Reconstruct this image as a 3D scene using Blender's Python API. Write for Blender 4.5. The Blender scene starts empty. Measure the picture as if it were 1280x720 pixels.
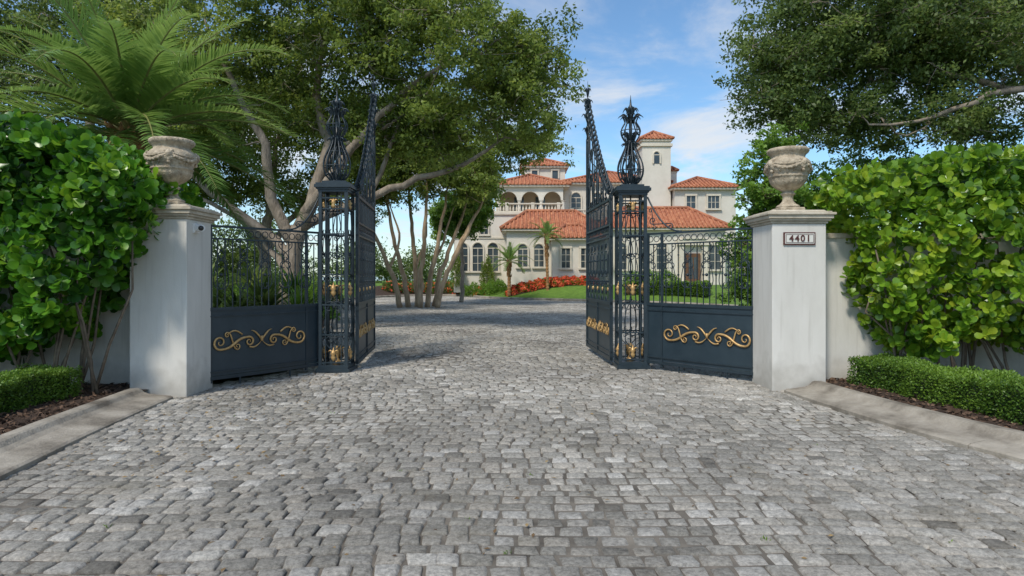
import bpy, math, random
import numpy as np
from mathutils import Vector
random.seed(4); rng=np.random.default_rng(7)
R=math.radians
scene=bpy.context.scene
C=bpy.context.collection

# ---------------------------------------------------------------- materials
def nt(name):
    m=bpy.data.materials.new(name); m.use_nodes=True
    t=m.node_tree; b=t.nodes['Principled BSDF']
    return m,t,b
def pmat(name,c1,c2=None,scale=6,rough=.8,bump=0.,bscale=None,metal=0.,tint=False,detail=8,c3=None,spec=.5,bdist=.02,stretch=None,transl=0.,coat=0.,grime=0.):
    m,t,b=nt(name); N=t.nodes; L=t.links
    b.inputs['Roughness'].default_value=rough; b.inputs['Metallic'].default_value=metal
    b.inputs['Specular IOR Level'].default_value=spec
    if coat: b.inputs['Coat Weight'].default_value=coat; b.inputs['Coat Roughness'].default_value=.25
    tc=N.new('ShaderNodeTexCoord'); vec=tc.outputs['Object']
    if stretch:
        mp=N.new('ShaderNodeMapping'); mp.inputs['Scale'].default_value=stretch
        L.new(vec,mp.inputs[0]); vec=mp.outputs[0]
    if c2 is None: c2=c1
    ramp=N.new('ShaderNodeValToRGB'); e=ramp.color_ramp.elements
    e[0].color=(*c1,1); e[1].color=(*c2,1)
    if tint:
        at=N.new('ShaderNodeAttribute'); at.attribute_name='tint'
        L.new(at.outputs['Fac'],ramp.inputs[0])
    else:
        no=N.new('ShaderNodeTexNoise'); no.inputs['Scale'].default_value=scale; no.inputs['Detail'].default_value=detail
        no.inputs['Roughness'].default_value=.65
        L.new(vec,no.inputs['Vector']); L.new(no.outputs['Fac'],ramp.inputs[0])
        e[0].position=.32; e[1].position=.68
    if c3: 
        x=ramp.color_ramp.elements.new(.5); x.color=(*c3,1)
    col=ramp.outputs[0]
    if grime:
        # dirt splash near the foot of the wall plus thin vertical runs
        sp=N.new('ShaderNodeSeparateXYZ'); L.new(tc.outputs['Object'],sp.inputs[0])
        g1=N.new('ShaderNodeTexNoise'); g1.inputs['Scale'].default_value=5; g1.inputs['Detail'].default_value=8; L.new(tc.outputs['Object'],g1.inputs['Vector'])
        a1=N.new('ShaderNodeMath'); a1.operation='MULTIPLY_ADD'; L.new(g1.outputs['Fac'],a1.inputs[0]); a1.inputs[1].default_value=-.9; L.new(sp.outputs[2],a1.inputs[2])
        r1=N.new('ShaderNodeMapRange'); r1.inputs[1].default_value=-.45; r1.inputs[2].default_value=.0; r1.inputs[3].default_value=grime; r1.inputs[4].default_value=0; L.new(a1.outputs[0],r1.inputs[0])
        mp2=N.new('ShaderNodeMapping'); mp2.inputs['Scale'].default_value=(9,9,.5); L.new(tc.outputs['Object'],mp2.inputs[0])
        g2=N.new('ShaderNodeTexNoise'); g2.inputs['Scale'].default_value=1.5; g2.inputs['Detail'].default_value=6; L.new(mp2.outputs[0],g2.inputs['Vector'])
        r2=N.new('ShaderNodeMapRange'); r2.inputs[1].default_value=.55; r2.inputs[2].default_value=.75; r2.inputs[3].default_value=0; r2.inputs[4].default_value=grime*.55; L.new(g2.outputs['Fac'],r2.inputs[0])
        mxm=N.new('ShaderNodeMath'); mxm.operation='MAXIMUM'; L.new(r1.outputs[0],mxm.inputs[0]); L.new(r2.outputs[0],mxm.inputs[1])
        mc=N.new('ShaderNodeMixRGB'); L.new(mxm.outputs[0],mc.inputs[0]); L.new(col,mc.inputs[1]); mc.inputs[2].default_value=(.27,.245,.2,1); col=mc.outputs[0]
    L.new(col,b.inputs['Base Color'])
    if bump:
        n2=N.new('ShaderNodeTexNoise'); n2.inputs['Scale'].default_value=bscale or scale*5; n2.inputs['Detail'].default_value=6
        L.new(vec,n2.inputs['Vector'])
        bp=N.new('ShaderNodeBump'); bp.inputs['Strength'].default_value=bump; bp.inputs['Distance'].default_value=bdist
        L.new(n2.outputs['Fac'],bp.inputs['Height']); L.new(bp.outputs[0],b.inputs['Normal'])
    if transl:
        tr=N.new('ShaderNodeBsdfTranslucent'); mx=N.new('ShaderNodeMixShader'); mx.inputs[0].default_value=transl
        hs=N.new('ShaderNodeHueSaturation'); hs.inputs['Value'].default_value=1.7; hs.inputs['Hue'].default_value=.485
        L.new(ramp.outputs[0],hs.inputs['Color']); L.new(hs.outputs[0],tr.inputs['Color'])
        L.new(b.outputs[0],mx.inputs[1]); L.new(tr.outputs[0],mx.inputs[2])
        L.new(mx.outputs[0],N['Material Output'].inputs['Surface'])
    return m

M={}
def stone_mat():
    m,t,b=nt('granite_setts'); N=t.nodes; L=t.links
    at=N.new('ShaderNodeAttribute'); at.attribute_name='tint'
    ramp=N.new('ShaderNodeValToRGB'); e=ramp.color_ramp.elements
    e[0].color=(.22,.205,.18,1); e[1].color=(.64,.605,.54,1)
    for p,c in ((.25,(.335,.315,.275,1)),(.5,(.43,.405,.36,1)),(.62,(.455,.415,.355,1)),(.8,(.53,.505,.46,1))):
        x=e.new(p); x.color=c
    L.new(at.outputs['Fac'],ramp.inputs[0])
    tc=N.new('ShaderNodeTexCoord')
    n1=N.new('ShaderNodeTexNoise'); n1.inputs['Scale'].default_value=.42; n1.inputs['Detail'].default_value=6; n1.inputs['Roughness'].default_value=.6
    r1=N.new('ShaderNodeMapRange'); r1.inputs[1].default_value=.36; r1.inputs[2].default_value=.64; r1.inputs[3].default_value=.76; r1.inputs[4].default_value=1.22
    n2=N.new('ShaderNodeTexNoise'); n2.inputs['Scale'].default_value=30; n2.inputs['Detail'].default_value=10; n2.inputs['Roughness'].default_value=.82
    r2=N.new('ShaderNodeMapRange'); r2.inputs[1].default_value=.35; r2.inputs[2].default_value=.65; r2.inputs[3].default_value=.42; r2.inputs[4].default_value=1.4
    for n in (n1,n2): L.new(tc.outputs['Object'],n.inputs['Vector'])
    L.new(n1.outputs['Fac'],r1.inputs[0]); L.new(n2.outputs['Fac'],r2.inputs[0])
    mu=N.new('ShaderNodeMath'); mu.operation='MULTIPLY'; L.new(r1.outputs[0],mu.inputs[0]); L.new(r2.outputs[0],mu.inputs[1])
    vm=N.new('ShaderNodeVectorMath'); vm.operation='SCALE'; L.new(ramp.outputs[0],vm.inputs[0]); L.new(mu.outputs[0],vm.inputs['Scale'])
    # brown-green organic staining in patches
    n4=N.new('ShaderNodeTexNoise'); n4.inputs['Scale'].default_value=1.1; n4.inputs['Detail'].default_value=9; n4.inputs['Roughness'].default_value=.7; L.new(tc.outputs['Object'],n4.inputs['Vector'])
    r4=N.new('ShaderNodeMapRange'); r4.inputs[1].default_value=.52; r4.inputs[2].default_value=.72; r4.inputs[3].default_value=0; r4.inputs[4].default_value=.45; L.new(n4.outputs['Fac'],r4.inputs[0])
    mc=N.new('ShaderNodeMixRGB'); L.new(r4.outputs[0],mc.inputs[0]); L.new(vm.outputs[0],mc.inputs[1]); mc.inputs[2].default_value=(.19,.165,.115,1)
    L.new(mc.outputs[0],b.inputs['Base Color']); b.inputs['Roughness'].default_value=.92; b.inputs['Specular IOR Level'].default_value=.15
    n3=N.new('ShaderNodeTexNoise'); n3.inputs['Scale'].default_value=42; n3.inputs['Detail'].default_value=9; n3.inputs['Roughness'].default_value=.75
    L.new(tc.outputs['Object'],n3.inputs['Vector'])
    bp=N.new('ShaderNodeBump'); bp.inputs['Strength'].default_value=1; bp.inputs['Distance'].default_value=.022
    L.new(n3.outputs['Fac'],bp.inputs['Height']); L.new(bp.outputs[0],b.inputs['Normal'])
    return m
M['stone']=stone_mat()
M['joint']=pmat('joint_sand',(.06,.052,.042),(.24,.21,.17),scale=2.0,rough=.95,bump=.5,bscale=90)
M['stucco']=pmat('stucco',(.60,.575,.52),(.71,.685,.63),scale=2.2,rough=.9,bump=.3,bscale=120,bdist=.006,stretch=(1,1,.35),grime=.5)
M['capstone']=pmat('cast_stone',(.38,.33,.25),(.62,.55,.44),scale=7,rough=.9,bump=.35,bscale=70,bdist=.008)
M['urn']=pmat('weathered_stone',(.24,.19,.13),(.64,.54,.40),scale=9,rough=.9,bump=.8,bscale=45,bdist=.02)
M['conc']=pmat('kerb_concrete',(.13,.11,.085),(.43,.385,.32),scale=2.2,rough=.95,bump=.7,bscale=40,bdist=.014,c3=(.30,.265,.215))
M['iron']=pmat('painted_iron',(.012,.023,.031),(.026,.041,.052),scale=5,rough=.42,bump=.1,bscale=60,bdist=.004)
M['panel']=pmat('painted_steel_panel',(.014,.028,.039),(.028,.046,.059),scale=2.5,rough=.4,bump=.06,bscale=20,bdist=.004)
M['gold']=pmat('gilded_iron',(.38,.22,.08),(.66,.44,.19),scale=14,rough=.45,metal=.4,bump=.2,bscale=80,bdist=.004)
M['mulch']=pmat('mulch',(.025,.015,.010),(.10,.06,.038),scale=22,rough=1,bump=1,bscale=60,bdist=.04)
M['chips']=pmat('mulch_chips',(.035,.02,.013),(.18,.11,.07),tint=True,rough=1)
M['grass']=pmat('lawn_grass',(.10,.19,.02),(.17,.30,.035),scale=3,rough=.95,bump=1,bscale=60,bdist=.05)
M['soil']=pmat('ground_soil',(.05,.08,.025),(.09,.12,.045),scale=.4,rough=1,bump=.5,bscale=8)
M['hedge']=pmat('clusia_leaf',(.02,.075,.010),(.20,.37,.025),tint=True,rough=.34,transl=.28,coat=.15,c3=(.075,.225,.016))
M['hedge2']=pmat('clusia_leaf_light',(.045,.12,.012),(.34,.43,.035),tint=True,rough=.34,transl=.30,coat=.15,c3=(.17,.32,.022))
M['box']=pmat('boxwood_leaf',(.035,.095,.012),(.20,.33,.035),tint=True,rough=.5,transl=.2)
M['oakleaf']=pmat('oak_leaf',(.07,.11,.022),(.29,.36,.07),tint=True,rough=.5,transl=.48,c3=(.16,.23,.04))
M['oakleaf2']=pmat('oak_leaf_dark',(.05,.09,.022),(.22,.29,.075),tint=True,rough=.5,transl=.46,c3=(.12,.185,.042))
M['brightleaf']=pmat('young_leaf',(.06,.14,.018),(.22,.37,.045),tint=True,rough=.5,transl=.4)
M['palmleaf']=pmat('palm_leaflet',(.07,.17,.03),(.27,.40,.10),tint=True,rough=.42,transl=.35)
M['bark']=pmat('bark',(.15,.12,.09),(.40,.33,.26),scale=5,rough=.95,bump=1,bscale=22,bdist=.03,stretch=(1,1,.3))
M['bark2']=pmat('bark_tan',(.26,.175,.105),(.56,.42,.28),scale=5,rough=.95,bump=.8,bscale=22,bdist=.03,stretch=(1,1,.3))
M['palmbark']=pmat('palm_trunk',(.14,.07,.03),(.50,.27,.11),scale=8,rough=.95,bump=1,bscale=25,bdist=.04)
M['stem']=pmat('stem',(.09,.065,.045),(.22,.175,.125),scale=9,rough=.9)
M['wall']=pmat('villa_stucco',(.61,.56,.475),(.73,.68,.59),scale=.6,rough=.9,bump=.1,bscale=20)
M['trim']=pmat('villa_trim',(.60,.535,.43),(.70,.635,.52),scale=2,rough=.8)
M['tile']=pmat('terracotta_tile',(.26,.085,.045),(.58,.27,.14),scale=3.5,rough=.85,bump=.3,bscale=9,c3=(.43,.155,.078))
M['glass']=pmat('window_glass',(.03,.04,.05),(.06,.08,.09),scale=1,rough=.08)
M['dark']=pmat('shade_interior',(.34,.27,.19),(.42,.34,.25),scale=1,rough=.9)
M['door']=pmat('wood_door',(.10,.045,.02),(.16,.08,.035),scale=4,rough=.5)
M['redflower']=pmat('red_petal',(.55,.04,.02),(.75,.16,.05),tint=True,rough=.6,transl=.2)
M['white']=pmat('white_plastic',(.75,.75,.73),rough=.4)
M['black']=pmat('black_plastic',(.02,.02,.02),rough=.2)
M['plaque']=pmat('plaque_enamel',(.66,.64,.58),(.72,.70,.64),scale=8,rough=.4)
M['maroon']=pmat('maroon_paint',(.09,.025,.02),rough=.4)
M['litter']=pmat('dry_leaf',(.08,.04,.018),(.36,.25,.11),tint=True,rough=.9)
M['water']=pmat('bay_water',(.06,.12,.14),(.09,.16,.18),scale=.05,rough=.15,bump=.3,bscale=.6,bdist=.1)
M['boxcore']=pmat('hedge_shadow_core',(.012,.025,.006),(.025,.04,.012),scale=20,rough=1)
M['palmleaf2']=pmat('frond_stalk',(.16,.18,.05),(.28,.25,.09),scale=5,rough=.6)

# ---------------------------------------------------------------- mesh helpers
def mesh_np(name,V,F,mat,tint=None,smooth=False,parent=None,loc=(0,0,0)):
    V=np.asarray(V,dtype=np.float32)-np.array(loc,dtype=np.float32)
    me=bpy.data.meshes.new(name); me.vertices.add(len(V)); me.vertices.foreach_set('co',V.ravel())
    idx=np.concatenate([f.ravel() for f in F]); tot=np.concatenate([np.full(len(f),f.shape[1]) for f in F])
    st=np.concatenate([[0],np.cumsum(tot)[:-1]])
    me.loops.add(len(idx)); me.loops.foreach_set('vertex_index',idx.astype(np.int32))
    me.polygons.add(len(tot)); me.polygons.foreach_set('loop_start',st.astype(np.int32)); me.polygons.foreach_set('loop_total',tot.astype(np.int32))
    if smooth: me.polygons.foreach_set('use_smooth',np.ones(len(tot),dtype=bool))
    me.update(calc_edges=True); me.validate()
    if tint is not None:
        a=me.attributes.new('tint','FLOAT','POINT'); a.data.foreach_set('value',np.asarray(tint,dtype=np.float32))
    me.materials.append(mat)
    o=bpy.data.objects.new(name,me); C.objects.link(o)
    if parent is not None: o.parent=parent
    else: o.location=loc
    return o
class G:
    def __init__(s,name,loc):
        s.loc=tuple(loc); s.e=bpy.data.objects.new(name,None); s.e.location=loc; s.e.empty_display_size=.3; C.objects.link(s.e)
    def np(s,part,V,F,mat,tint=None,smooth=False):
        return mesh_np(part,V,F,mat,tint,smooth,s.e,s.loc)
    def add(s,part,mb,mat,smooth=False):
        return mb.obj(part,mat,smooth,s.e,s.loc)
class MB:
    def __init__(s): s.v=[]; s.f=[]
    def raw(s,v,f):
        o=len(s.v); s.v.extend([tuple(map(float,p)) for p in v]); s.f.extend([tuple(i+o for i in q) for q in f])
    def box(s,c,d,rz=0.,tz=1.):
        cx,cy,cz=c; a,b,h=d[0]/2,d[1]/2,d[2]/2; cr,sr=math.cos(rz),math.sin(rz); v=[]
        for z,k in ((-h,1),(h,tz)):
            for x,y in ((-a,-b),(a,-b),(a,b),(-a,b)):
                x*=k;y*=k
                v.append((cx+x*cr-y*sr,cy+x*sr+y*cr,cz+z))
        s.raw(v,[(3,2,1,0),(4,5,6,7),(0,1,5,4),(1,2,6,5),(2,3,7,6),(3,0,4,7)])
    def bb(s,x0,x1,y0,y1,z0,z1): s.box(((x0+x1)/2,(y0+y1)/2,(z0+z1)/2),(x1-x0,y1-y0,z1-z0))
    def tube(s,P,r,n=6,flat=None):
        P=np.array(P,float); k=len(P); rr=np.full(k,r,float) if np.isscalar(r) else np.interp(np.linspace(0,1,k),np.linspace(0,1,len(r)),r)
        T=np.gradient(P,axis=0); T/=np.linalg.norm(T,axis=1)[:,None]+1e-9
        u=np.array([0,0,1.]) if abs(T[0,2])<.9 else np.array([1.,0,0]); 
        u=u-T[0]*u.dot(T[0]); u/=np.linalg.norm(u); v=[]
        ang=np.arange(n)*2*np.pi/n+np.pi/n
        for i in range(k):
            u=u-T[i]*u.dot(T[i]); u/=np.linalg.norm(u)+1e-9; w=np.cross(T[i],u)
            for a in ang: v.append(P[i]+rr[i]*(math.cos(a)*u+math.sin(a)*w))
        f=[]
        for i in range(k-1):
            for j in range(n):
                f.append((i*n+j,i*n+(j+1)%n,(i+1)*n+(j+1)%n,(i+1)*n+j))
        f.append(tuple(range(n-1,-1,-1))); f.append(tuple((k-1)*n+j for j in range(n)))
        s.raw(v,f)
    def lathe(s,prof,c,n=24,mod=None):
        v=[];f=[]
        for i,(r,z) in enumerate(prof):
            for j in range(n):
                a=2*math.pi*j/n; q=r*(mod(a,i,z) if mod else 1)
                v.append((c[0]+q*math.cos(a),c[1]+q*math.sin(a),c[2]+z))
        for i in range(len(prof)-1):
            for j in range(n): f.append((i*n+j,i*n+(j+1)%n,(i+1)*n+(j+1)%n,(i+1)*n+j))
        f.append(tuple(range(n-1,-1,-1))); f.append(tuple((len(prof)-1)*n+j for j in range(n)))
        s.raw(v,f)
    def ball(s,c,r,n=8,zs=1.):
        s.lathe([(max(.02*r,r*math.sin(t*math.pi/6)),-r*zs*math.cos(t*math.pi/6)) for t in range(7)],c,n)
    def obj(s,name,mat,smooth=False,parent=None,loc=(0,0,0)):
        me=bpy.data.meshes.new(name); me.from_pydata([(a-loc[0],b-loc[1],c-loc[2]) for a,b,c in s.v],[],s.f)
        if smooth: me.polygons.foreach_set('use_smooth',np.ones(len(me.polygons),dtype=bool))
        me.update(); me.materials.append(mat)
        o=bpy.data.objects.new(name,me); C.objects.link(o)
        if parent is not None: o.parent=parent
        else: o.location=loc
        return o
def norm(a): return a/(np.linalg.norm(a,axis=-1,keepdims=True)+1e-9)
def inst(T,F,pos,ydir,zdir,sc):
    y=norm(ydir); x=norm(np.cross(y,zdir)); z=np.cross(x,y)
    sc=np.asarray(sc).reshape(-1,1,1)
    V=pos[:,None,:]+sc*(T[None,:,0:1]*x[:,None,:]+T[None,:,1:2]*y[:,None,:]+T[None,:,2:3]*z[:,None,:])
    k=len(T); n=len(pos); off=(np.arange(n)*k)[:,None,None]
    FF=[(f[None]+off).reshape(-1,f.shape[1]) for f in F]
    return V.reshape(-1,3),FF
LEAF=np.array([(0,0,0),(-.24,.5,.05),(.24,.5,.05),(0,1,-.05)]); LEAF_F=[np.array([(0,2,3,1)])]
OB=np.array([(0,0,0),(-.19,.3,.05),(0,.3,0),(.19,.3,.05),(-.36,.70,.06),(0,.70,.0),(.36,.70,.06),(-.23,.94,.0),(0,1,-.05),(.23,.94,.0)])
OB_F=[np.array([(0,2,1),(0,3,2)]),np.array([(1,2,5,4),(2,3,6,5),(4,5,8,7),(5,6,9,8)])]

# ---------------------------------------------------------------- terrain
CEN=(0,11.2)
court=[(-3.6,11.25),(-4.4,14),(-5.6,20),(-7.6,28),(-10,36),(-10.8,44),(-8.6,49.5),(-5.0,51.5),(-3.4,50.2),(-2.2,46.8),(0,43.6),(3,41.7),(7,38.5),(10.5,34),(12.3,28),(11,21),(7,15.6),(3.0,11.5)]
def dense(P,step=.6):
    out=[]
    P=[np.array(p,float) for p in P]
    for i in range(len(P)-1):
        p0=P[max(i-1,0)];p1=P[i];p2=P[i+1];p3=P[min(i+2,len(P)-1)]
        n=max(2,int(np.linalg.norm(p2-p1)/step))
        for k in range(n):
            t=k/n
            out.append(.5*((2*p1)+(-p0+p2)*t+(2*p0-5*p1+4*p2-p3)*t*t+(-p0+3*p1-3*p2+p3)*t**3))
    out.append(P[-1]); return np.array(out)
bd=dense(court)
def gz(x,y):
    x=np.asarray(x,float);y=np.asarray(y,float)
    d=np.min(np.hypot(x[...,None]-bd[:,0],y[...,None]-bd[:,1]),axis=-1)
    t=np.clip((d-.15)/3.6,0,1); q=np.clip((y-37)/4,0,1)
    return .10+.85*t*t*(3-2*t)*q
def fan(name,B,scales,mat,dz=0.,par=None):
    c=np.array(CEN); rows=[c+(B-c)*s for s in scales]
    V=[];n=len(B)
    for r in rows:
        z=gz(r[:,0],r[:,1])+dz; V.append(np.column_stack([r,z]))
    V=np.concatenate(V); q=[]
    for i in range(len(rows)-1):
        for j in range(n-1): q.append((i*n+j,(i+1)*n+j,(i+1)*n+j+1,i*n+j+1))
    return mesh_np(name,V,[np.array(q)],mat,smooth=True)
g=MB(); g.raw([(-900,-300,-.08),(900,-300,-.08),(900,1500,-.08),(-900,1500,-.08)],[(0,1,2,3)]); g.obj('ground',M['soil'])
g=MB(); g.raw([(-900,95,-.04),(-17,95,-.04),(-17,1400,-.04),(-900,1400,-.04)],[(0,1,2,3)]); g.obj('water',M['water'])
sc=[1,1.015,1.03,1.045,1.06,1.08,1.10,1.12,1.145,1.17,1.2,1.25,1.3,1.4,1.55,1.8,2.1]
fan('lawn',bd,sc,M['grass'])
def sub(a,b): return bd[int(a*len(bd)):int(b*len(bd))]
fan('mulch_bed',sub(0,.33),[1.0,1.1,1.3,1.7],M['mulch'],.006)
lb=bd[(bd[:,1]>45)&(bd[:,0]<-2.3)]
fan('mulch_bed',lb,[1.0,1.015,1.03,1.045,1.06,1.08,1.10],M['mulch'],.008)
def patch(name,x0,x1,y0,y1,mat,dz):
    xs=np.arange(x0,x1+.01,.3);ys=np.arange(y0,y1+.01,.2); X,Y=np.meshgrid(xs,ys); Z=gz(X,Y)+dz; n=len(xs)
    q=[(j*n+i,j*n+i+1,(j+1)*n+i+1,(j+1)*n+i) for j in range(len(ys)-1) for i in range(n-1)]
    return mesh_np(name,np.stack([X,Y,Z],-1).reshape(-1,3),[np.array(q)],mat,smooth=True)
patch('mulch_bed',-.2,6.4,44.9,46.2,M['mulch'],.03)

def kerb(name,P,side,prof,seg=1.3,gap=.012):
    P=dense(P,.15) if len(P)<40 else P
    mb=MB(); d=np.concatenate([[0],np.cumsum(np.linalg.norm(np.diff(P,axis=0),axis=1))]); L=d[-1]; n=max(1,int(L/seg))
    for i in range(n):
        s=np.linspace(i*L/n+gap,(i+1)*L/n-gap,8)
        X=np.column_stack([np.interp(s,d,P[:,0]),np.interp(s,d,P[:,1])])
        T=norm(np.gradient(X,axis=0)); Nn=np.column_stack([-T[:,1],T[:,0]])*side
        v=[];k=len(prof); jz=random.uniform(-.004,.004)
        for a in range(8):
            for o,z in prof: v.append((X[a,0]+Nn[a,0]*o,X[a,1]+Nn[a,1]*o,z+jz))
        f=[]
        for a in range(7):
            for b in range(k-1): f.append((a*k+b,a*k+b+1,(a+1)*k+b+1,(a+1)*k+b))
        f.append(tuple(range(k))); f.append(tuple(7*k+j for j in range(k-1,-1,-1)))
        mb.raw(v,f)
    return mb.obj(name,M['conc'],False)
prof=[(0,-.06),(0,.03),(.03,.045),(.14,.055),(.30,.075),(.36,.10),(.40,.14),(.43,.152),(.53,.15),(.55,.13),(.55,-.06)]
kl=[(-3.1,-2.5),(-3.55,1),(-4.0,4.9),(-4.22,6.4),(-4.42,8.35)]
kr=[(6.6,-2.5),(5.5,2),(4.42,5.3),(4.05,6.6),(3.82,8.0),(3.74,8.8)]
kerb('concrete_kerb',kl,1,prof,seg=2.4,gap=.006); kerb('concrete_kerb',kr,-1,prof,seg=2.4,gap=.006)
kerb('court_kerb',bd,1,[(-.02,-.06),(-.02,.11),(.02,.14),(.13,.14),(.15,.1),(.15,-.06)],seg=1.0)
def poly(name,P,z,mat):
    g=MB(); g.raw([(x,y,z) for x,y in P],[tuple(range(len(P)))]); return g.obj(name,mat)
dl=dense(kl,.5); dr=dense(kr,.5)
poly('mulch_bed',[(p[0]-.4,p[1]) for p in dl]+[(-4.75,9.2),(-3.62,11.22),(-20,11.22),(-20,-2.5)],.098,M['mulch'])
poly('mulch_bed',[(20,-2.5),(20,11.45),(3.02,11.45),(4.1,9.7)]+[(p[0]+.4,p[1]) for p in dr[::-1]],.098,M['mulch'])

# ---------------------------------------------------------------- stone setts
def pip(x,y,P):
    ins=np.zeros(len(x),bool); n=len(P)
    for i in range(n):
        x0,y0=P[i];x1,y1=P[(i+1)%n]
        c=((y0>y)!=(y1>y))&(x<(x1-x0)*(y-y0)/(y1-y0+1e-12)+x0); ins^=c
    return ins
boundary=np.concatenate([bd,np.array([(3.0,11.5),(4.3,9.6),(4.5,8.9),(4.35,7.2),(4.7,5.8),(5.9,2),(6.9,-2.4),(-3.5,-2.4),(-3.9,1),(-4.35,4.9),(-4.7,8.3),(-4.6,9.2),(-3.7,11.1)])])
cenb=boundary.mean(0)
BB=boundary+ (boundary-cenb)/np.linalg.norm(boundary-cenb,axis=1)[:,None]*.07
cx=[];cy=[];w=[];h=[]
y=-2.3
while y<51.5:
    ph=rng.uniform(.12,.162); n=int(25/.16); ws=rng.uniform(.12,.205,n); xx=-11.6+rng.uniform(0,.2)+np.cumsum(ws)-ws/2
    cx.append(xx);cy.append(np.full(n,y+ph/2));w.append(ws);h.append(np.full(n,ph)); y+=ph
cx=np.concatenate(cx);cy=np.concatenate(cy);w=np.concatenate(w);h=np.concatenate(h)
k=pip(cx,cy,BB); cx,cy,w,h=cx[k],cy[k],w[k],h[k]
def setts(mask,g):
    X=cx[mask];Y=cy[mask];W=w[mask];H=h[mask];n=len(X)
    gap=rng.uniform(.006,.015,n)
    t=np.array({6:[-1,-.91,-.74,.74,.91,1],4:[-1,-.84,.84,1]}[g]); U,Vv=np.meshgrid(t,t); U=U.ravel();Vv=Vv.ravel()
    edge=np.maximum(abs(U),abs(Vv)); cor=(abs(U)*abs(Vv)); sh=1-.08*(cor>.99)-.035*((cor>.8)&(cor<.99))
    px=U[None]*sh*(W/2-gap/2)[:,None]; py=Vv[None]*sh*(H/2-gap/2)[:,None]
    q=rng.normal(0,.0065,(n,4)); q2=rng.normal(0,.0065,(n,4))
    s=(U[None]+1)/2; r=(Vv[None]+1)/2
    def bil(a): return a[:,0:1]*(1-s)*(1-r)+a[:,1:2]*s*(1-r)+a[:,2:3]*s*r+a[:,3:4]*(1-s)*r
    px=px+bil(q)+rng.normal(0,.0025,px.shape)*(edge>.8)[None]; py=py+bil(q2)+rng.normal(0,.0025,px.shape)*(edge>.8)[None]
    hz=np.where(edge>.99,-.022,np.where(edge>.83,-.0045,0.001))
    z=hz[None]+rng.normal(0,.0028,(n,1))+rng.normal(0,.03,(n,1))*px+rng.normal(0,.035,(n,1))*py+rng.normal(0,.0014,px.shape)
    gx=X[:,None]+px; gy=Y[:,None]+py
    gy2=gy+.05*np.sin(gx*.9+gy*.25)+.025*np.sin(gx*2.3+1+gy*.6); gx2=gx+.035*np.sin(gy*1.1)+.02*np.sin(gy*2.9+gx)
    z=z+.010*np.sin(gx*1.3+.5)*np.sin(gy*1.1)
    V=np.stack([gx2,gy2,z],-1).reshape(-1,3)
    q=[]
    for i in range(g-1):
        for j in range(g-1): q.append((i*g+j,i*g+j+1,(i+1)*g+j+1,(i+1)*g+j))
    F=(np.array(q)[None]+(np.arange(n)*g*g)[:,None,None]).reshape(-1,4)
    tn=np.clip(rng.normal(.5,.2,n),0,1); return V,[F],np.repeat(tn,g*g)
drv=G('driveway',(0,10,0))
V,F,t=setts(cy<11,6); drv.np('stone_setts_front',V,F,M['stone'],t,True)
V,F,t=setts(cy>=11,4); drv.np('stone_setts_court',V,F,M['stone'],t,False)
jb=MB(); jb.raw([(x,y,-.015) for x,y in BB[::-1]],[tuple(range(len(BB)))]); drv.add('joint_bed',jb,M['joint'])

# ---------------------------------------------------------------- litter, weeds, chips
n=420; P=np.column_stack([rng.uniform(-4.2,4.2,n),rng.uniform(2.4,12,n),rng.uniform(.006,.014,n)])
P2=np.column_stack([rng.normal(-3.3,.7,520),rng.uniform(5,11,520),rng.uniform(.008,.016,520)]); P=np.concatenate([P,P2]); P=P[(P[:,0]>-4.0)]
n=len(P); a=rng.uniform(0,6.28,n)
V,F=inst(LEAF,LEAF_F,P,np.column_stack([np.cos(a),np.sin(a),rng.normal(0,.12,n)]),np.column_stack([rng.normal(0,.25,n),rng.normal(0,.25,n),np.ones(n)]),rng.uniform(.022,.06,n))
mesh_np('fallen_leaves',V,F,M['litter'],np.repeat(rng.random(n),4))
tp=[];ty=[];ts=[]
for _ in range(16):
    c=[(.42,3.25),(.72,3.2),(-.3,4.2),(1.55,3.9)][_] if _<4 else (rng.uniform(-4,4),rng.uniform(3,9))
    for _2 in range(9):
        a=rng.uniform(0,6.28); tp.append((c[0]+rng.normal(0,.015),c[1]+rng.normal(0,.012),-.014)); e=rng.uniform(.5,1.4)
        ty.append((math.cos(a)*math.cos(e),math.sin(a)*math.cos(e),math.sin(e))); ts.append(rng.uniform(.018,.042))
tp=np.array(tp);ty=np.array(ty)
V,F=inst(LEAF*np.array([.5,1,1]),LEAF_F,tp,ty,rng.normal(0,1,tp.shape),ts); mesh_np('weed_tufts',V,F,M['box'],np.repeat(rng.random(len(tp)),4))
P=np.concatenate([np.column_stack([rng.uniform(-9,-4.6,9000),rng.uniform(4,9.2,9000),np.full(9000,.105)]),np.column_stack([rng.uniform(4.3,9,9000),rng.uniform(4.5,9.4,9000),np.full(9000,.105)])])
lx=np.interp(P[:,1],dl[:,1],dl[:,0])-.6; rx=np.interp(P[:,1],dr[:,1],dr[:,0])+.6
P=P[((P[:,0]<0)&(P[:,0]<lx))|((P[:,0]>0)&(P[:,0]>rx))]; n=len(P); a=rng.uniform(0,6.28,n)
V,F=inst(LEAF,LEAF_F,P,np.column_stack([np.cos(a),np.sin(a),rng.normal(.15,.3,n)]),rng.normal(0,1,(n,3))+np.array([0,0,1.5]),rng.uniform(.03,.09,n))
mesh_np('mulch_chips',V,F,M['chips'],np.repeat(rng.random(n),4))

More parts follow.
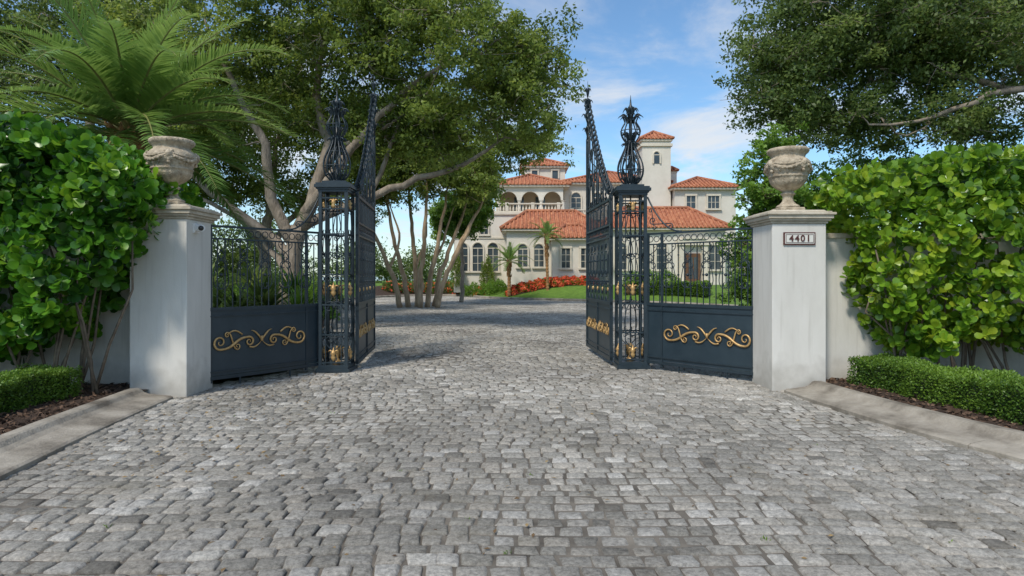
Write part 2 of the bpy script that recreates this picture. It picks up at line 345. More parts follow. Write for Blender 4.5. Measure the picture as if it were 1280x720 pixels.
# ---------------------------------------------------------------- pillars, urns
def pillar(x0,x1,y0,y1,h):
    G_=G('gate_pillar',((x0+x1)/2,(y0+y1)/2,0)); cx_,cy_=(x0+x1)/2,(y0+y1)/2; W,D=x1-x0,y1-y0
    s=MB(); s.box((cx_,cy_,h/2-.1),(W,D,h+.0)); o=G_.add('shaft',s,M['stucco'])
    b=o.modifiers.new('b','BEVEL'); b.width=.012; b.segments=2
    c=MB(); z=h-.1
    for ov,t in ((.02,.035),(.05,.03),(.075,.05),(.10,.035),(.06,.02)):
        c.box((cx_,cy_,z+t/2),(W+2*ov,D+2*ov,t)); z+=t
    c.box((cx_,cy_,z+.012),(W+.02,D+.02,.024),tz=.93)
    o=G_.add('cap',c,M['capstone']); b=o.modifiers.new('b','BEVEL'); b.width=.008; b.segments=2
    return G_,z+.022
pl,zl=pillar(-5.07,-4.31,8.48,9.22,2.46)
pr,zr=pillar(3.62,4.37,8.9,9.66,2.43)
def urn(cx_,cy_,z0,s=1.):
    g_=G('stone_urn',(cx_,cy_,z0)); a=MB(); k=.91
    a.box((cx_,cy_,z0+.03*s),(.36*s,.36*s,.06*s))
    o=g_.add('plinth',a,M['urn']); bv=o.modifiers.new('b','BEVEL'); bv.width=.01
    P=[(.175,.06),(.18,.085),(.165,.10),(.125,.12),(.09,.16),(.078,.21),(.085,.245),(.112,.26),(.115,.28),(.085,.295),(.09,.31),
       (.14,.335),(.19,.365),(.228,.40),(.255,.43),(.272,.47),(.285,.505),(.30,.51),(.302,.53),(.29,.54),(.30,.57),(.316,.61),(.335,.65),(.343,.69),(.335,.73),(.305,.765),(.275,.785),(.258,.80),(.26,.82),(.275,.845),(.30,.87),(.312,.89),(.314,.915),(.30,.935),(.26,.938),(.24,.93),(.21,.88),(.15,.84),(.02,.83)]
    P=[(r*k,z) for r,z in P]
    def mod(an,i,z):
        q=z/1.
        if .32<q<.50: return 1+.05*abs(math.sin(an*10))**.6*min(1,(q-.32)/.06)
        if .55<q<.74:
            m=math.exp(-((q-.645)/.06)**2)
            return 1+m*(.085*max(0,math.sin(an*4+5*(q-.645)*10))**1.5+.05*max(0,math.cos(an*12+q*40)))
        if .865<q<.93: return 1+.035*abs(math.cos(an*14))
        if .06<q<.11: return 1+.02*abs(math.cos(an*10))
        return 1
    b=MB(); b.lathe([(r*s,z*s) for r,z in P],(cx_,cy_,z0),120,lambda an,i,z:mod(an,i,P[i][1]))
    g_.add('bowl',b,M['urn'],True)
    r_=MB()
    for k_ in range(4):
        a0=k_*math.pi/2+.35
        for lev,(za,am,rad) in enumerate(((.71,.085,.022),(.725,.05,.014))):
            pts=[]
            for t in np.linspace(0,1,17):
                an=a0+t*math.pi/2; z=za-am*math.sin(t*math.pi); rr=(.345+.008*math.sin(t*40))*k; pts.append((cx_+rr*s*math.cos(an),cy_+rr*s*math.sin(an),z0+z*s))
            r_.tube(pts,[.010,rad*1.1,rad*.8,rad*1.2,.010],7)
        for t in np.linspace(.15,.85,7):
            an=a0+t*math.pi/2; z=.70-.085*math.sin(t*math.pi); r_.ball((cx_+.352*k*s*math.cos(an),cy_+.352*k*s*math.sin(an),z0+z*s),.019*s,7)
        for t,dz in ((.3,-.12),(.5,-.14),(.7,-.12)):
            an=a0+t*math.pi/2; 
            r_.tube([(cx_+(.31+.02*q)*k*s*math.cos(an+(t-.5)*q*.3),cy_+(.31+.02*q)*k*s*math.sin(an+(t-.5)*q*.3),z0+(.69+dz+.07*q)*s) for q in (0,.5,1)],[.006,.02,.006],6)
        c=(cx_+.34*k*s*math.cos(a0),cy_+.34*k*s*math.sin(a0),z0+.70*s); r_.ball(c,.046*s,10,1.2)
        for dz,da in ((.04,.12),(.04,-.12),(-.07,.0),(-.11,.0)):
            r_.ball((cx_+.33*k*s*math.cos(a0+da),cy_+.33*k*s*math.sin(a0+da),z0+(.70+dz)*s),.026*s,8)
    g_.add('relief',r_,M['urn'],True)
urn(-4.70,8.85,zl,.99); urn(4.0,9.28,zr,.98)
sc_=G('security_camera',(-4.27,8.75,2.25)); b=MB(); b.box((-4.295,8.70,2.25),(.03,.13,.13)); sc_.add('mount',b,M['white'])
b=MB(); b.tube([(-4.28,8.70,2.25),(-4.22,8.66,2.25)],.052,16); b.tube([(-4.22,8.66,2.25),(-4.18,8.63,2.245)],[.052,.045],16); sc_.add('housing',b,M['white'],False)
b=MB(); b.ball((-4.19,8.62,2.245),.036,12); sc_.add('lens',b,M['black'],True)
sg=G('house_number_sign',(3.99,8.88,2.12)); b=MB(); b.box((3.99,8.888,2.12),(.44,.022,.175)); sg.add('frame',b,M['maroon'])
b=MB(); b.box((3.99,8.878,2.12),(.405,.012,.14)); sg.add('plate',b,M['plaque'])
b=MB(); 
for x0,x1,z0,z1 in ((3.80,4.18,2.172,2.178),(3.80,4.18,2.062,2.068),(3.797,3.803,2.062,2.178),(4.177,4.183,2.062,2.178)): b.bb(x0,x1,8.869,8.873,z0,z1)
sg.add('border_line',b,M['maroon'])
cu=bpy.data.curves.new('numerals','FONT'); cu.body='4401'; cu.size=.125; cu.extrude=.003; cu.offset=.0022; cu.align_x='CENTER'; cu.align_y='CENTER'; cu.space_character=1.25
to=bpy.data.objects.new('numerals',cu); C.objects.link(to); to.parent=sg.e; to.location=(0,-.0145,-.002); to.rotation_euler=(R(90),0,0); cu.materials.append(M['maroon'])

def wall(P,h):
    g_=G('garden_wall',(P[0][0],P[0][1],0)); m=MB(); c=MB()
    for (xa,ya),(xb,yb) in zip(P[:-1],P[1:]):
        L=math.hypot(xb-xa,yb-ya); a=math.atan2(yb-ya,xb-xa)
        m.box(((xa+xb)/2,(ya+yb)/2,h/2-.05),(L,.22,h),a); c.box(((xa+xb)/2,(ya+yb)/2,h-.015),(L+.03,.30,.07),a)
    g_.add('wall_body',m,M['stucco']); g_.add('coping',c,M['capstone'])
wall([(-5.05,9.0),(-14,9.25)],2.15); wall([(4.36,9.4),(9,9.5),(15,9.2)],2.2)

# ---------------------------------------------------------------- ironwork
def s2d(kind,a=11.,p=.35,n=46):
    s=np.linspace(-1,1,n); k=a*np.abs(s)**(1+p)*(np.sign(s) if kind=='S' else 1)
    ds=2/(n-1); th=np.cumsum(k)*ds; th-=th[n//2]; 
    P=np.column_stack([np.cumsum(np.cos(th)),np.cumsum(np.sin(th))])*ds
    A,B=P[0],P[-1]; d=B-A; L=np.linalg.norm(d); c,s_=d/L
    Q=(P-A)/L; return np.column_stack([Q[:,0]*c+Q[:,1]*s_,-Q[:,0]*s_+Q[:,1]*c])
SS=s2d('S',14.,.35,44); SC=s2d('C',11.,.3,40)
def place(Q,A,B,flip=1):
    A=np.array(A,float);B=np.array(B,float);d=B-A
    return np.column_stack([A[0]+Q[:,0]*d[0]-flip*Q[:,1]*d[1],A[1]+Q[:,0]*d[1]+flip*Q[:,1]*d[0]])
def volute(A,ra,B,rb,top=1,kind='S',turns=1.35):
    A=np.array(A,float);B=np.array(B,float); n=26
    def spi(c,r,end,sig):
        ph=end-sig*np.linspace(turns*2*np.pi,0,n); q=r*np.linspace(.16,1,n)**1.0
        return np.column_stack([c[0]+q*np.cos(ph),c[1]+q*np.sin(ph)])
    a=spi(A,ra,top*np.pi/2,-top)
    tb=-top if kind=='S' else top
    b=spi(B,rb,tb*np.pi/2,tb)[::-1]
    p0,p1=a[-1],b[0]; d=abs(p1[0]-p0[0])*.55; t=np.linspace(0,1,16)[1:-1,None]
    mid=(1-t)**3*p0+3*(1-t)**2*t*(p0+[d,0])+3*(1-t)*t*t*(p1-[d,0])+t**3*p1
    return np.concatenate([a,mid,b])
def ring(c,r,n=14): return np.array([(c[0]+r*math.cos(t),c[1]+r*math.sin(t)) for t in np.linspace(0,2*math.pi,n)])
def mapf(f,P2): return [f(u,z) for u,z in P2]
def gold_scroll(mb,f,u0,u1,zc,r=.013,kk=1.3):
    m=(u0+u1)/2; w_=(u1-u0); k=min(1.,w_/1.4)*kk
    def S(P,rad):
        for s in (1,-1): mb.tube(mapf(f,[(m+s*(u-m),z) for u,z in P]),rad,6)
    S(volute((m+.13*w_,zc-.02),.055*k,(m+.42*w_,zc-.005),.08*k,1,'S'),[r*.5,r*1.0,r*1.6,r*1.0,r*.5])
    S(volute((m+.25*w_,zc-.06*k),.035*k,(m+.35*w_,zc+.075*k),.03*k,-1,'S',1.1),[r*.4,r*.9,r*.4])
    S([(m+(.20+.16*t)*w_,zc+(.07+.05*math.sin(t*3.1))*k) for t in np.linspace(0,1,8)],[r*.9,r,r*.3])
    S([(m+(.13-.12*t)*w_,zc+(-.075-.03*math.sin(t*3.1)+.05*t)*k) for t in np.linspace(0,1,8)],[r*.9,r,r*.3])
    S([(m+(.01+.10*t)*w_,zc+(.01+.10*math.sin(t*1.6))*k) for t in np.linspace(0,1,8)],[r*1.1,r,r*.3])
    mb.tube(mapf(f,[(m,zc-.03),(m,zc+.05)]),[r*1.6,r*1.6],6)
def strip(mb,f,u0,u1,z0,z1,th,n=16):
    v=[];
    for i in range(n+1):
        u=u0+(u1-u0)*i/n; p=np.array(f(u,0)); q=np.array(f(u+.01,0)); d=(q-p)[:2]; d/=np.linalg.norm(d); nn=np.array([-d[1],d[0],0])*th/2
        for s,z in ((-1,z0),(-1,z1),(1,z1),(1,z0)): v.append((p[0]+s*nn[0],p[1]+s*nn[1],z))
    F=[]
    for i in range(n):
        for j in range(4): F.append((i*4+j,i*4+(j+1)%4,(i+1)*4+(j+1)%4,(i+1)*4+j))
    F+= [(3,2,1,0),(n*4,n*4+1,n*4+2,n*4+3)]
    mb.raw(v,F)
def fence(A,Cc,B,colside):
    A,Cc,B=[np.array(p,float) for p in (A,Cc,B)]; L=np.linalg.norm(Cc-A)*.5+np.linalg.norm(B-Cc)*.5+np.linalg.norm(B-A)*.5
    L*= .99
    def f(u,z,off=0.):
        t=u/L; p=(1-t)**2*A+2*t*(1-t)*Cc+t*t*B; d=2*(1-t)*(Cc-A)+2*t*(B-Cc); d/=np.linalg.norm(d)
        return (p[0]+d[1]*off*colside,p[1]-d[0]*off*colside,z)
    g_=G('iron_fence',((A[0]+B[0])/2,(A[1]+B[1])/2,0)); 
    pn=MB(); strip(pn,f,.03,L-.03,.16,1.10,.014); g_.add('lower_panel',pn,M['panel'])
    i=MB()
    for z,t in ((.13,.05),(.22,.022),(1.02,.022),(1.12,.05)): strip(i,f,0,L,z-t/2,z+t/2,.05)
    for z,t in ((2.14,.022),(2.32,.032)): strip(i,f,0,L,z-t/2,z+t/2,.035)
    for u in (.015,L-.015,L*.86): 
        x,y,_=f(u,0); i.box((x,y,1.2),(.035,.035,2.28),math.atan2(B[1]-A[1],B[0]-A[0]))
    for u in (.25*L,.7*L):
        x,y,_=f(u,0); i.tube([(x,y,0),(x,y,.12)],.014,6)
    nb=int(L/.112)
    for k_ in range(1,nb):
        u=k_*L/nb; x,y,_=f(u,0); i.tube([(x,y,1.12),(x,y,2.14)],.0095,5)
        if k_%2==0:
            i.ball((x,y,1.62),.02,6); i.ball((x,y,1.95),.016,6)
        else: i.ball((x,y,1.30),.018,6)
    d=MB()
    for k_ in range(nb):
        u=(k_+.5)*L/nb
        d.tube(mapf(f,ring((u,2.23),.048)),.007,5)
        if k_%3==1:
            for s in (1,-1):
                d.tube(mapf(f,place(SC,(u+s*.02,1.50),(u+s*.02,1.74),-s)),.0075,5)
                d.tube(mapf(f,place(SS,(u+s*.01,1.90),(u+s*.09,2.10),s)),.0075,5)
            d.ball(f(u,1.62),.026,8)
    arc=[(L-.62+.62*t,2.34+.62*(t**2.2)) for t in np.linspace(0,1,14)]
    d.tube(mapf(f,arc),.014,6)
    d.tube(mapf(f,volute((L-.42,2.43),.05,(L-.10,2.55),.065,1,'S',1.2)),.009,5)
    d.tube(mapf(f,volute((L-.12,2.42),.04,(L-.06,2.72),.035,1,'C',1.0)),.008,5)
    g_.add('rails_and_bars',i,M['iron']); g_.add('scrollwork',d,M['iron'],True)
    q=MB(); fo=lambda u,z:f(u,z,.026)
    gold_scroll(q,fo,.02,L*.85,.64,.0135); g_.add('gilded_scroll',q,M['gold'],True)
fence((-4.33,9.16),(-3.75,9.85),(-3.22,10.72),1)
fence((3.64,9.62),(3.05,10.2),(2.34,11.05),-1)

def column(cx_,cy_,h=3.02,hw=.215):
    g_=G('iron_gate_post',(cx_,cy_,0)); i=MB(); go=MB(); d=MB()
    i.box((cx_,cy_,.03),(.56,.56,.06)); i.box((cx_,cy_,.09),(.50,.50,.06))
    for sx in (-1,1):
        for sy in (-1,1):
            i.box((cx_+sx*hw,cy_+sy*hw,h/2),(.052,.052,h))
            for ox,oy in ((sx*.085,0),(0,sy*.085)):
                i.box((cx_+sx*hw-ox,cy_+sy*hw-oy,h/2),(.014,.014,h-.1))
    for z in (.16,.62,1.12,1.62,2.30,2.72,2.9):
        for s in (-1,1):
            i.box((cx_,cy_+s*hw,z),(hw*2-.05,.03,.022)); i.box((cx_+s*hw,cy_,z),(.03,hw*2-.05,.022))
    z=h-.02
    for ww,t in ((.50,.04),(.54,.03),(.60,.05),(.56,.03),(.40,.04)): i.box((cx_,cy_,z+t/2),(ww,ww,t)); z+=t
    top=z
    i.tube([(cx_,cy_,.1),(cx_,cy_,h)],.014,6)
    for ang in range(4):
        ca,sa=math.cos(ang*math.pi/2),math.sin(ang*math.pi/2)
        def f(u,z,ca=ca,sa=sa): x,y=u,-hw; return (cx_+x*ca-y*sa,cy_+x*sa+y*ca,z)
        for (z0,z1) in ((.66,1.08),(1.66,1.95),(1.97,2.26),(2.34,2.70)):
            for s in (-1,1): d.tube(mapf(f,place(SC,(s*.04,z0+.04),(s*.04,z1-.04),-s)),.008,5)
        for z0,z1 in ((.20,.58),(1.16,1.58)):
            for s in (-1,1): d.tube(mapf(f,place(SS,(s*.03,z0+.05),(s*.09,z1-.05),s)),.008,5)
        for zc,k_ in ((.28,1.05),(1.36,1.05),(2.80,.9)):
            x,y,z_=f(0,zc)
            go.lathe([(.004,-.10*k_),(.03*k_,-.07*k_),(.045*k_,-.03*k_),(.028*k_,.0),(.05*k_,.03*k_),(.03*k_,.06*k_),(.012,.09*k_),(.004,.13*k_)],(x,y,z_),8)
            for s in (-1,1):
                go.tube(mapf(f,[(s*t*.085*k_,zc+.02+.06*math.sin(t*2.6)*k_) for t in np.linspace(0,1,6)]),[.010,.016,.004],5)
    g_.add('post_frame',i,M['iron']); g_.add('scrollwork',d,M['iron'],True); 
    go.lathe([(.08,0),(.085,.03),(.05,.05),(.03,.1),(.05,.16),(.04,.22),(.015,.3)],(cx_,cy_,.12),12)
    g_.add('gilded_ornament',go,M['gold'],True)
    fi=MB()
    def rib(prof,n,r,ph=0,tw=0.):
        for k_ in range(n):
            pts=[]
            zs=[p[1] for p in prof]; rs=[p[0] for p in prof]
            tt=np.linspace(0,1,30); zz=np.interp(tt,np.linspace(0,1,len(zs)),zs); rr=np.interp(tt,np.linspace(0,1,len(rs)),rs)
            rr=np.convolve(np.pad(rr,2,mode='edge'),np.ones(5)/5,'valid'); 
            for z_,q,t in zip(zz,rr,tt):
                a=ph+2*math.pi*k_/n+tw*t; pts.append((cx_+q*math.cos(a),cy_+q*math.sin(a),top+z_))
            fi.tube(pts,r,5)
    rib([(.06,0),(.13,.05),(.20,.13),(.23,.24),(.225,.36),(.18,.48),(.12,.60),(.085,.70),(.07,.78)],12,.012)
    rib([(.05,.08),(.12,.2),(.15,.32),(.12,.46),(.05,.6)],8,.011,.3,1.4)
    rib([(.07,.74),(.13,.82),(.17,.90),(.175,.98),(.13,1.06),(.09,1.12),(.15,1.22)],10,.011,.2)
    for zr_,rr_ in ((.26,.23),(.50,.17),(.78,.075),(.96,.175)):
        fi.tube([(cx_+rr_*math.cos(t),cy_+rr_*math.sin(t),top+zr_) for t in np.linspace(0,2*math.pi,20)],.008,5)
    for z0,r0,r1,hh,n in ((.0,.08,.20,.14,10),(.62,.06,.17,.12,10),(.78,.05,.16,.14,10),(1.10,.05,.22,.14,10),(1.16,.03,.14,.20,8)):
        for k_ in range(n):
            a=2*math.pi*k_/n+z0; pts=[]
            for t in np.linspace(0,1,9):
                q=r0+(r1-r0)*(t**1.3); z_=z0+hh*math.sin(t*2.4)
                pts.append((cx_+q*math.cos(a),cy_+q*math.sin(a),top+z_))
            fi.tube(pts,[.010,.018,.016,.004],5)
    fi.lathe([(.09,-.02),(.11,.02),(.06,.05),(.03,.08),(.025,.7),(.07,.73),(.075,.77),(.03,.80),(.03,1.1),(.06,1.14),(.035,1.18),(.02,1.26),(.05,1.32),(.055,1.37),(.02,1.42),(.012,1.5),(.002,1.60)],(cx_,cy_,top),10)
    g_.add('openwork_finial',fi,M['iron'],True)
column(-2.97,10.86); column(2.09,11.28)

def leaf_gate(hx,hy,ex,ey,side):
    W=math.hypot(ex-hx,ey-hy); dx,dy=(ex-hx)/W,(ey-hy)/W
    def f(u,z,off=0.): return (hx+dx*u-dy*off*side,hy+dy*u+dx*off*side,z)
    g_=G('iron_gate',((hx+ex)/2,(hy+ey)/2,0)); i=MB(); d=MB(); go=MB(); pn=MB()
    strip(pn,f,.04,W-.04,.16,1.08,.014,2); g_.add('lower_panel',pn,M['panel'])
    for z,t in ((.12,.07),(.24,.025),(1.0,.025),(1.11,.06),(2.30,.03),(2.52,.03),(2.98,.05)): strip(i,f,0,W,z-t/2,z+t/2,.05,1)
    rz=math.atan2(dy,dx)
    for u,h in ((.03,3.05),(W-.03,4.55),(W*.5,1.1)):
        x,y,_=f(u,0); i.box((x,y,h/2+.05),(.06,.06,h-.1),rz)
    nb=int(W/.115)
    for k_ in range(1,nb):
        u=k_*W/nb; x,y,_=f(u,0); i.tube([(x,y,1.11),(x,y,2.98)],.010,5)
        i.ball((x,y,1.9 if k_%2 else 1.5),.022,6)
        d.tube(mapf(f,ring((u-.5*W/nb,2.41),.05)),.007,5)
        if k_%3==1:
            for s in (-1,1):
                d.tube(mapf(f,place(SC,(u+s*.02,1.72),(u+s*.02,2.06),-s)),.008,5)
                d.tube(mapf(f,place(SC,(u+s*.02,2.56),(u+s*.02,2.92),-s)),.008,5)
                d.tube(mapf(f,place(SS,(u+s*.02,1.16),(u+s*.08,1.42),s)),.008,5)
    hh=lambda u:3.02+2.25*(u/W)**1.35
    d.tube(mapf(f,[(u,hh(u)) for u in np.linspace(.05,W-.05,24)]),.022,6)
    for k_ in range(1,nb+1):
        u=min(k_*W/nb,W-.04); t=hh(u)
        if t-3.1>.15 and k_%2==0: d.tube([f(u,3.0),f(u,t)],.010,5)
        for dz,o in ((.22,.05),(.16,-.06),(.12,.12)):
            for sd in (-1,1):
                d.tube([f(u+o*q,t+dz*q,sd*.05*math.sin(q*2.5)) for q in np.linspace(0,1,6)],[.012,.022,.004],5)
    for u0,u1 in ((.5,.95),(1.0,1.5),(1.5,2.0),(1.95,2.4)):
        if u1>W: continue
        t=hh(u0); hgt=t-3.1
        nl=max(1,int(hgt/.42))
        for q in range(nl):
            za=3.08+q*hgt/nl; zb=3.08+(q+.92)*hgt/nl
            d.tube(mapf(f,place(SS,(u0+.06,za+.04),(u1-.06,zb-.02),1 if q%2 else -1)),.011,5)
            d.tube(mapf(f,place(SC,(u1-.04,za+.05),(u1-.04,zb-.03),1)),.009,5)
            d.tube(mapf(f,place(SC,(u0+.04,za+.05),(u0+.04,zb-.03),-1)),.009,5)
    x,y,_=f(W-.05,0)
    d.tube([(x,y,4.5),(x,y,5.80)],[.03,.022,.004],6)
    for z0,n,r1 in ((4.55,6,.11),(4.85,6,.13),(5.15,6,.11),(5.40,5,.07)):
        for k_ in range(n):
            a=2*math.pi*k_/n
            d.tube([(x+math.cos(a)*r1*q,y+math.sin(a)*r1*q,z0+.24*math.sin(q*2.3)) for q in np.linspace(.1,1,7)],[.010,.020,.004],5)
    for z in (4.5,4.8,5.1,5.4): d.ball((x,y,z),.04,8)
    g_.add('frame_and_bars',i,M['iron']); g_.add('crest_scrollwork',d,M['iron'],True)
    for s in (-.022,.022):
        for a,b in ((.08,W*.5-.05),(W*.5+.05,W-.08)): gold_scroll(go,lambda u,z,s=s:f(u,z,s),a,b,.62,.012,1.2)
    for u in np.linspace(.25,W-.2,5):
        go.ball(f(u,1.36),.028,8,1.5)
    g_.add('gilded_scroll',go,M['gold'],True)
leaf_gate(-2.66,10.98,-2.90,13.45,1); leaf_gate(1.77,11.40,1.63,13.85,-1)

# ---------------------------------------------------------------- hedges
def hedge(name,fn,box,n,mat,stems,size=(.085,.13),outdir=(0,-1,.35)):
    g_=G(name,((box[0]+box[1])/2,(box[2]+box[3])/2,0))
    P=np.column_stack([rng.uniform(box[0],box[1],n*14),rng.uniform(box[2],box[3],n*14),rng.uniform(box[4],box[5],n*14)])
    dpt=fn(P); pr=np.where(dpt>0,np.where(dpt<.28,1.,.10),0); k=rng.random(len(P))<pr; P=P[k][:n]; dpt=dpt[k][:n]; m=len(P)
    ax=norm(np.array(outdir)+rng.normal(0,.45,(m,3))+np.array([0,0,.25]))
    per=8; ang=np.arange(per)*2.4
    ref=norm(np.cross(ax,rng.normal(0,1,(m,3)))); ref2=np.cross(ax,ref)
    pos=[];yd=[];zd=[];tt=[]
    base=np.clip(rng.normal(.46,.19,m)+.35*np.sin(P[:,0]*2.1+P[:,2]*1.7)*.35,0,1)
    for i in range(per):
        el=.35+ .9*(1-i/per)+rng.normal(0,.15,m)
        rad=norm(math.cos(ang[i])*ref+math.sin(ang[i])*ref2)
        y_=norm(rad*np.sin(el)[:,None]+ax*np.cos(el)[:,None])
        pos.append(P+ax*(.012*i)-ax*.05+rng.normal(0,.01,(m,3))); yd.append(y_); zd.append(ax+rng.normal(0,.15,(m,3)))
        tt.append(np.clip(base+.2*(i/per)-.1+rng.normal(0,.14,m),0,1))
    pos=np.concatenate(pos);yd=np.concatenate(yd);zd=np.concatenate(zd);tt=np.concatenate(tt)
    V,F=inst(OB,OB_F,pos,yd,zd,rng.uniform(size[0],size[1],len(pos)))
    g_.np('leaves',V,F,mat,np.repeat(tt,len(OB)),True)
    st=MB()
    for (x,y) in stems:
        for _ in range(3):
            tx=x+rng.normal(0,.28); ty=y+rng.uniform(-.3,.25); h=rng.uniform(1.0,2.3)
            st.tube([(x+rng.normal(0,.04),y+rng.normal(0,.04),.05),(x+(tx-x)*.4+rng.normal(0,.05),y+(ty-y)*.3,h*.35),(tx,ty,h*.7),(tx+rng.normal(0,.2),ty-.1,h)],[.022,.016,.01],6)
    g_.add('stems',st,M['stem'],True)
def sinn(P): return .10*np.sin(P[:,0]*3.1+P[:,2]*2.3)+.08*np.sin(P[:,0]*5.7-P[:,2]*4.1+1)+.05*np.sin(P[:,0]*11+P[:,2]*9)
def fl(P):
    x,y,z=P.T; nz=sinn(P)
    xr=np.interp(z,[.3,.8,1.2,1.7,2.1,2.6,3.2,3.5],[-6.2,-5.65,-5.40,-5.05,-4.72,-4.60,-4.72,-5.0])+nz*.6
    top=np.interp(x,[-9,-6.4,-5.4,-4.6],[3.35,3.34,3.34,3.05])+nz; 
    front=7.55+nz+.25*np.clip((1.2-z),0,1)
    bot=np.interp(x,[-9,-6.4,-5.6,-5.2],[.7,.62,.75,1.05])+nz
    return np.minimum.reduce([xr-x,top-z,y-front,z-bot,9.4-y+np.where(z>2.3,.4,0)])
hedge('clusia_hedge',fl,(-10,-4.3,7.2,9.7,.4,3.7),3000,M['hedge'],[(-5.35,8.2),(-5.6,8.3),(-5.75,8.0),(-6.0,8.3),(-6.3,8.1),(-6.7,8.2),(-7.3,8.2),(-8,8.2)],size=(.11,.175),outdir=(.35,-1,.25))
def fr(P):
    x,y,z=P.T; nz=sinn(P)
    xl=np.interp(z,[.3,.8,1.5,2.2,2.6,3.0,3.3],[5.5,5.1,4.85,4.75,4.45,4.45,4.8])+nz*.6
    top=np.interp(x,[4.2,4.9,6.5,9],[3.1,3.15,3.12,3.1])+nz
    front=np.interp(x,[4.3,5.2,6.5,9],[8.75,8.2,7.75,7.4])+nz+.3*np.clip((1.3-z),0,1)
    bot=np.interp(x,[4.5,5.4,6.5,9],[1.0,.65,.75,.8])+nz
    dd=np.minimum.reduce([x-xl,top-z,y-front,z-bot,9.9-y])
    return np.where((x<4.75)&(y<9.75)&(z<2.55),-1,dd)
hedge('clusia_hedge',fr,(4.1,10,7.2,10,.5,3.6),3400,M['hedge2'],[(5.3,8.8),(5.7,8.7),(6.0,8.6),(6.3,8.8),(6.6,8.5),(7.0,8.6),(7.5,8.5)],size=(.09,.145),outdir=(-.35,-1,.35))
def boxhedge(name,P0,P1,w_,h,n,mat=None,z0=.09,ls=(.02,.036)):
    mat=mat or M['box']
    P0=np.array(P0,float);P1=np.array(P1,float);L=np.linalg.norm(P1-P0);d=(P1-P0)/L;nn=np.array([-d[1],d[0]])
    u=rng.uniform(0,L,n);a=rng.uniform(-1,1,n);b=rng.random(n)
    face=rng.random(n); top=face<.5
    o=np.where(top,a*w_/2,np.sign(a)*w_/2*(1-.1*rng.random(n))); z=np.where(top,h*(1-.06*rng.random(n)),b*h)
    o*=1+.12*np.sin(u*5)+.06*np.sin(u*13+z*9); rr=np.abs(o)/(w_/2); z=z*(1+.07*np.sin(u*4.1+o*6)+.05*np.sin(u*11+2))-np.where(top,.16*h*rr**4,0)
    P=np.column_stack([P0[0]+d[0]*u+nn[0]*o,P0[1]+d[1]*u+nn[1]*o,z0+z])+rng.normal(0,.012,(n,3))
    out=np.column_stack([nn[0]*np.sign(o)*(~top),nn[1]*np.sign(o)*(~top),top*1.+.3])+rng.normal(0,.55,(n,3))
    V,F=inst(LEAF*np.array([1.3,1,1]),LEAF_F,P,out,rng.normal(0,1,(n,3)),rng.uniform(*ls,n))
    g_=G(name,(float(P0[0]+P1[0])/2,float(P0[1]+P1[1])/2,0))
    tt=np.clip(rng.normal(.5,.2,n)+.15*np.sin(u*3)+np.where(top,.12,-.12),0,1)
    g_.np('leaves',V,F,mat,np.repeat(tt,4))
    c=MB(); c.box(((P0[0]+P1[0])/2,(P0[1]+P1[1])/2,z0+h*.44),(L-.1,w_*.80,h*.80),math.atan2(d[1],d[0])); g_.add('shadow_core',c,M['boxcore'])  # solid box inside the leaves, hedge's inner shade put into its dark colour
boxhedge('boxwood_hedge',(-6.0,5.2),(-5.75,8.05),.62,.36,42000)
boxhedge('boxwood_hedge',(5.75,5.0),(5.05,9.0),.66,.38,46000)

